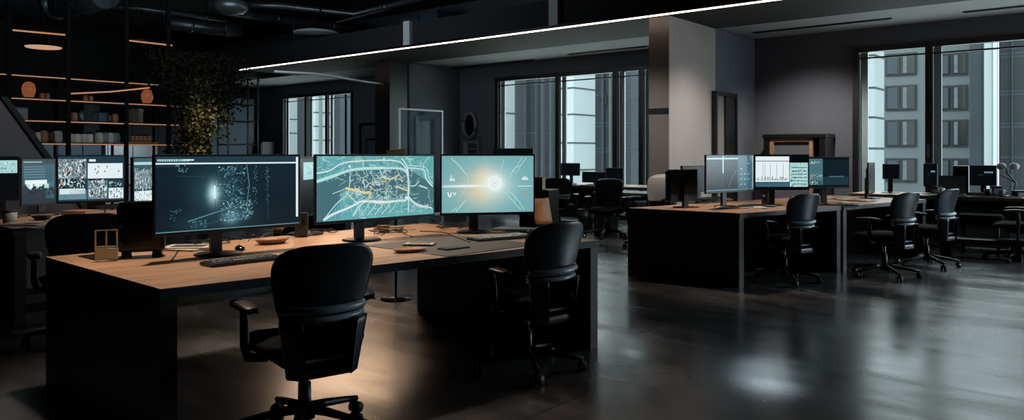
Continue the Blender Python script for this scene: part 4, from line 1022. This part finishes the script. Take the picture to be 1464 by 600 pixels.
# keyboard cable and cable coils
def cable(label, pts, r=.0035, m='rubber', name='cable'):
    o = MB().tube(curve3(pts), r, m, 6).build(name); return tag(o, label, 'cable')
def curve3(pts, n=6):
    out = []; P_ = [Vector(p) for p in [pts[0]]+list(pts)+[pts[-1]]]
    for k in range(1, len(P_)-2):
        for j in range(n):
            t = j/n; a, b, c, d = P_[k-1], P_[k], P_[k+1], P_[k+2]
            out.append(.5*((2*b)+(c-a)*t+(2*a-5*b+4*c-d)*t*t+(-a+3*b-3*c+d)*t**3))
    out.append(P_[-1]); return out
def coil(cu, cv, ru, rv, n, seed):
    rnd = random.Random(seed); c = G(cu, cv, Z+.005); out = []
    for k in range(n*12):
        a = k*PI/6; s = 1+.18*math.sin(k*.7)+rnd.uniform(-.08, .08); out.append(Vector((c.x+ru*s*math.cos(a), c.y+rv*s*math.sin(a), Z+.006+.01*(k/12)+.012*rnd.random())))
    return out
cable('black cable coiled on desk behind the teal map monitor', coil(556, 333, .09, .13, 3, 1))
cable('pale cable loop lying between drawing and teal map monitors', coil(462, 333, .05, .11, 2, 2), .0035, 'shelf_wood')
cable('thin pale cable lying in loops behind the black coil', coil(568, 329, .10, .15, 2, 6), .003, 'card_cream')
cable('black cable running from pale-keyed keyboard to the monitors', [G(672, 346, Z+.005), G(650, 338, Z+.005), G(635, 332, Z+.005), G(600, 330, Z+.005)])
cable('cable snaking behind the left keyboard from the computer tower', [G(245, 372, Z+.005), G(262, 352, Z+.005), G(285, 348, Z+.02), G(310, 338, Z+.005), G(345, 342, Z+.005)], .004)
cable('grey cable trailing below drawing monitor, right of its foot', [G(355, 345, Z+.005), G(362, 335, Z+.05), G(370, 340, Z+.02), G(385, 333, Z+.005), G(420, 335, Z+.005)], .003, 'duct_metal')
cable('dark cable tangle behind the flare monitor foot', coil(648, 326, .06, .14, 3, 31), .004)
cable('thin dark cable arching off the desk right of the black coil', [G(545, 336, Z+.005), G(556, 331, Z+.05), G(570, 329, Z+.07), G(580, 335, Z+.005), G(590, 338, Z+.005)], .003)
cable('thin cable loops at back edge beneath dark blue drawing monitor', coil(300, 348, .07, .12, 2, 44), .003)
# things seen under the screens
t = thing('speaker', 'small grey speaker box in the gap between first two monitors', 'speaker', G(431, 338, Z), .9)
MB().box((0, 0, .085), (.09, .09, .17), 'duct_metal', bev=.008).build('cabinet', t); MB().cone((0, -.046, .1), (0, -.05, .1), .03, .03, 'black_plastic').build('cone', t)
t = thing('paper_stack', 'stack of loose papers under left part of drawing monitor', 'papers', G(262, 356, Z), .5)
MB().box((0, 0, .006), (.30, .22, .012), 'paper').box((.03, .02, .016), (.28, .2, .006), 'paper', rot=.25).build('sheets', t); MB().box((.03, .02, .0195), (.2, .12, .001), 'paper_print', rot=.25).build('print', t)
for k, (u, v, r_, la) in enumerate(((548, 331, .05, 'small wooden bowl inside the black cable coil'), (398, 333, .04, 'small dark bowl behind the oval tray'))):
    t = thing('bowl', la, 'bowl', G(u, v, Z), 0); MB().lathe([(0, .004), (r_*.5, 0), (r_*.9, .02), (r_, .045), (r_*.93, .045), (r_*.8, .022), (0, .01)], 'tray_wood').build('bowl_body', t); MB().lathe([(r_, .045), (r_*1.02, .049), (r_*.93, .045)], 'shelf_wood').build('rim', t)
t = thing('laptop', 'closed grey laptop lying right of flare monitor foot', 'laptop', G(735, 329, Z), .3)
MB().box((0, 0, .007), (.30, .20, .013), 'mullion_grey', bev=.004).build('laptop_body', t); MB().box((0, 0, .0155), (.3, .2, .003), 'mullion_grey').build('lid', t)
# wire double frame on black tray
p = G(141, 371, Z); p2 = G(150, 374, Z)
t = thing('picture_stand', 'small pale double-pane frame stand on a black tray at desk corner', 'stand', G(152, 371, Z+.008), TH+.42)
w_ = .105; q = MB(); hh = .165
for x in (-w_/2, 0, w_/2): q.bx(x-.004, x+.004, -.004, .004, 0, hh, 'acrylic')
q.bx(-w_/2, w_/2, -.004, .004, hh-.006, hh, 'acrylic').bx(-w_/2, w_/2, -.004, .004, hh*.42, hh*.42+.006, 'acrylic'); q.build('frame', t)
MB().bx(-w_/2+.002, w_/2+.006, -.012, .012, 0, hh*.38, 'acrylic').build('lower_box', t)
q = G(140, 368, Z); t = thing('desk_tray', 'flat black tray under the pale double-pane frame stand', 'tray', (q.x, q.y, Z), dirang(G(117, 364, Z), G(168, 376, Z)))
MB().box((0, 0, .003), (.27, .12, .006), 'black_plastic', bev=.002).build('tray_base', t); MB().box((0, .057, .007), (.26, .004, .002), 'dark_metal').build('rim', t)
# big dark computer tower at left
a = G(173, 381, Z)
t = thing('computer_tower', 'tall black computer case left of the dark blue drawing monitor', 'computer', D(203, 4.40, Z), math.radians(64))
MB().box((.0, .0, .175), (.25, .13, .29), 'black_gloss', bev=.03).build('case', t)
MB().box((-.126, 0, .18), (.004, .09, .22), 'black_gloss').build('front_panel', t); MB().box((.02, -.066, .27), (.1, .004, .03), 'dark_metal').build('vent', t)
for x in (-.08, .08): MB().cone((x, 0, 0), (x, 0, .035), .03, .025, 'shelf_wood', 14).build('foot', t)
# ------------------------------------------------------------------ left desk clutter
def papers(label, p, rz, w=.3, d=.21, n=3, m='paper', z=Z, group=None):
    t = thing('papers', label, 'papers', (p.x, p.y, z), rz, group); rnd = random.Random(int(abs(p.x*100))); q = MB()
    for k in range(n): q.box((rnd.uniform(-.02, .02), rnd.uniform(-.02, .02), .003+.006*k), (w, d, .005), m, rot=rnd.uniform(-.2, .2))
    q.build('sheets', t); MB().box((0, 0, .006*n+.0005), (w*.5, d*.5, .001), 'paper_print').build('print', t); return t
papers('loose pale papers on left desk below the editor monitor', G(45, 322, Z), .3, .4, .2)
papers('curled papers on left desk right of the editor monitor foot', G(85, 318, Z), -.2, .3, .2)
papers('pale sheet on left desk near the black chair', G(62, 326, Z), .1, .25, .12, 1)
t = thing('glass_jar', 'glass jar at the left edge on left desk', 'jar', G(14, 320, Z)); MB().lathe([(0, 0), (.05, 0), (.055, .1), (.05, .1), (.045, .008), (0, .008)], 'acrylic').build('jar_body', t); MB().lathe([(.056, .1), (.058, .115), (0, .118)], 'shelf_wood').build('lid', t)
t = thing('bowl', 'dark bowl on left desk under the tiled monitor', 'bowl', G(60, 314, Z)); MB().lathe([(0, .004), (.05, 0), (.09, .04), (.085, .04), (.04, .01), (0, .01)], 'black_gloss').build('bowl_body', t); MB().lathe([(.09, .04), (.093, .046), (.085, .04)], 'tray_wood').build('rim', t)
t = thing('book', 'thick book lying tilted behind black chair on left desk', 'book', G(118, 306, Z), .4); MB().box((0, 0, .02), (.3, .22, .03), 'paper').build('pages', t); MB().box((0, 0, .037), (.31, .23, .004), 'tray_wood').box((0, 0, .003), (.31, .23, .004), 'tray_wood').build('cover', t)
# ------------------------------------------------------------------ mid desk clutter
for k, (u, v, rz, w_, la) in enumerate(((1060, 297, .4, .5, 'grey sheets lying at front of the mid-distance desk'), (1086, 294, .1, .4, 'dark folder of papers in front of white chart monitor'))):
    papers(la, G(u, v, Z), rz, w_, .3, 2, 'sheet_grey' if k else 'paper')
for k, (u, v, rz, la) in enumerate(((1192, 291, .5, 'pale papers on papers desk beside the chair at the chart monitor'), (1210, 293, .2, 'open sheets at the front edge of papers desk'), (1225, 287, -.3, 'paper pile at the middle of papers desk left of middle chair'), (1200, 284, .9, 'paper sheets at the back of papers desk'))):
    papers(la, G(u, v, Z), rz, .36, .26, 3)
t = thing('cup', 'black cup between the first and second mid-distance monitors', 'cup', G(1094, 291, Z)); MB().lathe([(0, 0), (.04, 0), (.045, .11), (.041, .11), (.036, .006), (0, .006)], 'black_plastic').build('cup_body', t); MB().lathe([(.045, .11), (.047, .114), (.041, .11)], 'dark_metal').build('rim', t)
# dark seen-from-behind screens left of mid desk
t = thing('monitor', 'tall dark screen seen from behind at the left end of mid-distance desk', 'monitor', G(976, 296, Z), 1.2)
MB().box((0, 0, .24), (.40, .05, .36), 'black_plastic', bev=.01).build('screen_housing', t); MB().box((0, .02, .24), (.46, .004, .32), 'scr_black').build('display', t); MB().bx(-.03, .03, -.06, -.02, .01, .3, 'black_plastic').build('neck', t); MB().box((0, -.05, .006), (.22, .18, .012), 'black_plastic', bev=.004).build('base', t)
t = thing('monitor', 'black screen back with cables, just left of the dark panes monitor', 'monitor', G(994, 290, Z), 1.35)
MB().box((0, 0, .29), (.52, .03, .32), 'black_plastic', bev=.01).build('screen_housing', t); MB().box((0, .02, .29), (.48, .004, .28), 'scr_black').build('display', t); MB().bx(-.03, .03, -.06, -.02, .01, .3, 'black_plastic').build('neck', t); MB().box((0, -.05, .006), (.22, .18, .012), 'black_plastic', bev=.004).build('base', t)
cable('tangled dark cables at foot of the dark panes monitor', coil(1018, 288, .12, .3, 4, 9), .008)
cable('pale thin cables tangled at foot of the dark panes monitor', coil(1030, 287, .10, .22, 3, 19), .004, 'tray_wood')
# right bench clutter
Zb = .74
rb = random.Random(4)
for k in range(5):
    p = YD(1350+23*k, 12.25)
    papers(['flat pale papers at the left end of right window bench', 'papers left of the centre monitor on right window bench', 'papers below the centre monitor on right window bench', 'papers just left of the twin-head lamp on window bench', 'papers at right under the twin-head lamp on window bench'][k], p, rb.random(), .34, .22, 3)
t = thing('desk_lamp', 'small desk lamp with two pale round heads on right bench', 'lamp', YD(1446, 12.4, Zb))
MB().lathe([(0, 0), (.1, 0), (.1, .015), (0, .02)], 'black_plastic').build('base', t); MB().tube([(0, 0, .01), (.05, .02, .2), (-.05, 0, .33), (-.05, 0, .4)], .012, 'black_plastic').tube([(.05, .02, .2), (-.12, .02, .3)], .01, 'black_plastic').build('arm', t)
for s in (-1, 1): MB().sphere((-.04+s*.075, -.02, .42), .06, 'white_paint', (1, .6, .85)).build('lamp_head', t)
for k, (u, y, m_, la) in enumerate(((1346, 12.2, 'white_paint', 'pale cup near left end of the right window bench'), (1412, 12.2, 'black_plastic', 'dark cup below centre monitor on the right window bench'), (1432, 12.2, 'mullion_grey', 'grey cup just left of twin-head lamp on window bench'))):
    t = thing('cup', la, 'cup', YD(u, y, Zb)); MB().lathe([(0, 0), (.04, 0), (.045, .11), (.041, .11), (.036, .006), (0, .006)], m_).build('cup_body', t); MB().tube([(.042, 0, .09), (.07, 0, .08), (.07, 0, .04), (.04, 0, .03)], .006, m_, 6).build('handle', t)
for k, (u, y, sx, sz, m_, la) in enumerate(((1340, 12.4, .14, .12, 'black_plastic', 'small black box at left end of right window bench'), (1398, 12.25, .22, .06, 'duct_metal', 'flat grey device in front of centre monitor, window bench'), (1424, 12.4, .12, .15, 'black_plastic', 'upright black device right of centre monitor, window bench'), (1460, 12.3, .2, .1, 'dark_metal', 'dark device right of twin-head lamp by picture edge'))):
    t = thing('desk_device', la, 'device', YD(u, y, Zb), .2*k); MB().box((0, 0, sz/2), (sx, .12, sz), m_, bev=.006).build('case', t); MB().box((0, -.061, sz/2), (sx*.7, .003, sz*.5), 'mullion_grey').build('front_panel', t)
cable('black cable tangle along the front of the right window bench', [YD(1350+8*k, 12.15+.05*math.sin(k*1.7), Zb+.012+.03*abs(math.sin(k*2.3))) for k in range(13)], .009)
t = thing('laptop', 'open grey laptop tilted on the right window bench near left mullion', 'laptop', YD(1362, 12.45, Zb), .2)
MB().box((0, 0, .01), (.34, .24, .018), 'mullion_grey').build('laptop_body', t); MB().box((0.0, .13, .15), (.34, .012, .26), 'duct_metal', rx=-.25).build('lid', t)
t = thing('equipment_box', 'black box standing behind open laptop on window bench', 'box', YD(1374, 12.75, Zb), .1); MB().box((0, 0, .21), (.2, .2, .42), 'black_plastic', bev=.01).build('case', t); MB().box((.0, -.103, .25), (.12, .004, .2), 'dark_metal').build('front_panel', t)
t = thing('storage_box', 'pale grey box on floor under the right window bench', 'box', YD(1352, 12.5), .05); MB().box((0, 0, .17), (.5, .3, .32), 'mullion_grey', bev=.01).build('box_body', t); MB().box((0, 0, .34), (.52, .32, .03), 'wall_dark').build('lid', t)
t = thing('storage_box', 'wide grey box leaning under the centre of right window bench', 'box', YD(1405, 12.3), .0); MB().box((0, .1, .3), (.6, .06, .55), 'mullion_grey', bev=.01).build('box_body', t); MB().box((0, .1, .585), (.62, .08, .02), 'wall_dark').build('lid', t)
t = thing('footrest', 'low black footrest frame on the floor before the right window bench', 'footrest', D(1402, 9.75), .1)
MB().box((0, 0, .22), (1.0, .36, .07), 'black_plastic', bev=.02).build('step', t)
for s in (-1, 1): MB().box((s*.38, 0, .095), (.12, .3, .19), 'black_plastic', bev=.01).build('leg', t)
t = thing('stool', 'low black padded stool before the right window bench', 'stool', D(1402, 10.15), .1)
MB().box((0, 0, .47), (.52, .4, .13), 'black_fabric', bev=.04).build('seat', t)
for sx in (-1, 1):
    for sy in (-1, 1): MB().cone((sx*.2, sy*.14, 0), (sx*.2, sy*.14, .41), .016, .018, 'dark_metal', 10).build('leg', t)
# far middle clutter
p = D(798, 10.6)
t = thing('low_cabinet', 'black low cabinet right of flare monitor, bearing a patterned box', 'cabinet', D(771, 10.2), .3)
MB().box((0, 0, .43), (.42, .4, .86), 'frame_black', bev=.01).build('casing', t); MB().box((0, -.205, .42), (.38, .01, .78), 'black_plastic').build('door', t)
t = thing('cardboard_box', 'small cream patterned box peeking out right of flare monitor', 'box', D(771, 10.2, .86), .3)
MB().box((0, 0, .08), (.13, .12, .16), 'card_cream').build('box_body', t); q = MB(); [q.box((-.04+.04*(k % 3), -.061, .03+.04*(k//3)), (.02, .002, .022), 'shelf_wood') for k in range(9)]; q.build('print', t)
t = thing('plywood_chair', 'pale bent plywood chair behind the right end of near desk', 'chair', D(797, 9.0), 1.6)
def pw(a, b):
    s = a*2-1; return Vector((s*.17*(1-.1*b), .16+.05*b+.05*s*s-.02, .50+.30*b))
MB().grid(pw, 8, 6, 'pale_wood', lambda a, b: .02).build('backrest', t)
MB().box((0, -.03, .44), (.42, .40, .025), 'pale_wood', bev=.008).build('seat', t)
MB().box((0, .17, .47), (.06, .02, .14), 'dark_metal').build('back_bracket', t)
for sx in (-1, 1):
    for sy in (-1, 1): MB().cone((sx*.2, -.03+sy*.19, 0), (sx*.16, -.03+sy*.15, .43), .012, .014, 'dark_metal', 10).build('leg', t)
t = thing('computer_tower', 'black computer case on the floor under the far middle bench', 'computer', (-7.1, 12.1, 0), 0); MB().box((0, 0, .24), (.2, .44, .46), 'black_plastic', bev=.01).build('case', t); MB().box((0, -.222, .25), (.16, .004, .4), 'duct_metal').build('front_panel', t)
t = thing('waste_bin', 'dark waste bin beside the left chair of far middle bench', 'bin', D(838, 13.55)); MB().lathe([(0, 0), (.13, 0), (.16, .34), (.155, .34), (.12, .01), (0, .01)], 'duct_metal').build('bin_body', t); MB().lathe([(.16, .34), (.165, .35), (.155, .34)], 'dark_metal').build('rim', t)
papers('pale papers scattered on the far middle bench', YD(850, 12.0), .2, .5, .3, 2)
papers('papers at left end of the far middle bench', YD(812, 12.0), .5, .3, .25, 2)
p = G(565, 216, 1.36); t = thing('desk_sign', 'small tilted white card peeping over the teal map monitor', 'sign', D(566, 7.0, .0), TH+.05)
MB().box((0, 0, 1.345), (.17, .01, .05), 'white_paint', tilt=-.08).build('card', t); MB().cone((0, 0, .02), (0, 0, 1.33), .012, .012, 'dark_metal').build('pole', t); MB().lathe([(0, 0), (.14, 0), (.14, .015), (0, .02)], 'dark_metal').build('base', t)
# ------------------------------------------------------------------ lights
def spot(name, loc, target, w, col, size, blend=.9, rad=.12):
    l = bpy.data.lights.new(name, 'SPOT'); l.energy = w; l.color = col; l.spot_size = math.radians(size); l.spot_blend = blend; l.shadow_soft_size = rad
    o = bpy.data.objects.new(name, l); COL.objects.link(o); o.location = loc
    o.rotation_euler = (Vector(target)-Vector(loc)).to_track_quat('-Z', 'Y').to_euler(); return o
WARM = (1, .78, .60); SOFT = (1, .93, .87); COOL = (.72, .9, 1); AMBER = (1, .66, .42)
spot('downlight_near_desk', (-4.7, 2.4, 3.6), (-4.1, 2.3, .74), 410.55, WARM, 60)
spot('downlight_near_desk_b', (-4.9, 3.9, 3.6), (-4.1, 3.7, .74), 383.18, WARM, 55)
spot('downlight_mid_desk', (-4.3, 8.2, 3.3), (-3.6, 8.0, .74), 285.6, WARM, 60)
spot('downlight_papers_desk', (-3.6, 10.2, 3.3), (-3.0, 10.1, .74), 171.36, WARM, 60)
spot('downlight_left_desk', (-8.0, 3.6, 3.5), (-7.6, 3.7, .74), 214.2, WARM, 70)
spot('fill_right_bay', (-4.0, 11.9, 3.3), (-4.5, 13.2, 0.6), 342.72, SOFT, 95, 1.0)  # added spot without a fixture, grades the bay wall brighter towards its foot
spot('fill_column', (-3.9, 10.4, 3.3), (-5.4, 11.0, .5), 262.08, SOFT, 85, 1.0)  # added spot without a fixture, brightens the lower column face
p, q = D(1098, 9.6, 3.3), G(1098, 532); spot('fill_floor_patch', p, q, 460, COOL, 5, 1.0, .1)  # unseen spot, added to make the pale sheen patch on the floor
spot('fill_floor_warm', (-1.9, 4.3, 4.6), (-2.05, 3.4, 0), 130, AMBER, 20, 1.0, .5)  # unseen spot, added for a warm patch on the near floor
spot('fill_under_desk', (-9.0, 7.0, 2.6), (-4.1, 2.8, 0), 150, AMBER, 38, 1.0, .9)  # low added spot, warms the floor beneath the near desk
spot('fill_plywood', (-4.5, 6.2, 4.3), (-5.1, 6.9, .3), 300, AMBER, 28, 1.0)  # added spot, lifts the plywood chair and floor around it
spot('fill_ivy', (-13.6, 7.7, 2.9), (-14.6, 7.7, 1.3), 134.4, (1, .8, .5), 60, 1.0)  # added spot with no lamp there, brightens the lower ivy curtain
def area(name, loc, target, w, col, sx, sy):
    l = bpy.data.lights.new(name, 'AREA'); l.energy = w; l.color = col; l.shape = 'RECTANGLE'; l.size = sx; l.size_y = sy
    o = bpy.data.objects.new(name, l); COL.objects.link(o); o.location = loc; o.rotation_euler = (Vector(target)-Vector(loc)).to_track_quat('-Z', 'Y').to_euler(); return o
spot('fill_column_side', (-5.9, 8.6, 3.35), (-5.8, 10.3, .7), 110, SOFT, 70, 1.0)  # added front fill for the dark column face
spot('fill_slanted_panel', (-6.6, 3.6, 3.6), (-8.6, 2.2, .9), 110, (1, .95, .92), 60, 1.0)  # added fill, brightens the slanted grey panel
area('rim_fill_right', (2.2, 12.6, 2.0), (-3.0, 3.6, .8), 170, COOL, 2.4, 2.0)  # added area light inside the room, gives the chairs a cool rim
spot('fill_pale_board', (-15.7, 6.9, 2.5), (-17, 6.9, 1.45), 160, COOL, 90, 1.0)  # added spot behind the shelves, makes the pale board look luminous
area('fill_ducts', (-11, 6, 3.6), (-13, 9, 5), 65, COOL, 3, 1)  # added fill without a fixture, so the ducts show
area('fill_left_ceiling', (-9, 2.5, 3.2), (-11, 3.5, 5), 32, COOL, 3, 1)  # second added fill, lifts the ceiling pipes at the left
# ------------------------------------------------------------------ look
vs = scene.view_settings; vs.view_transform = 'Standard'; vs.look = 'None'; vs.exposure = 0.0; vs.gamma = 1.0; vs.use_curve_mapping = False
cy = scene.cycles; cy.use_denoising = True; cy.max_bounces = 6; cy.transparent_max_bounces = 12; cy.caustics_reflective = False; cy.caustics_refractive = False; cy.sample_clamp_indirect = 4
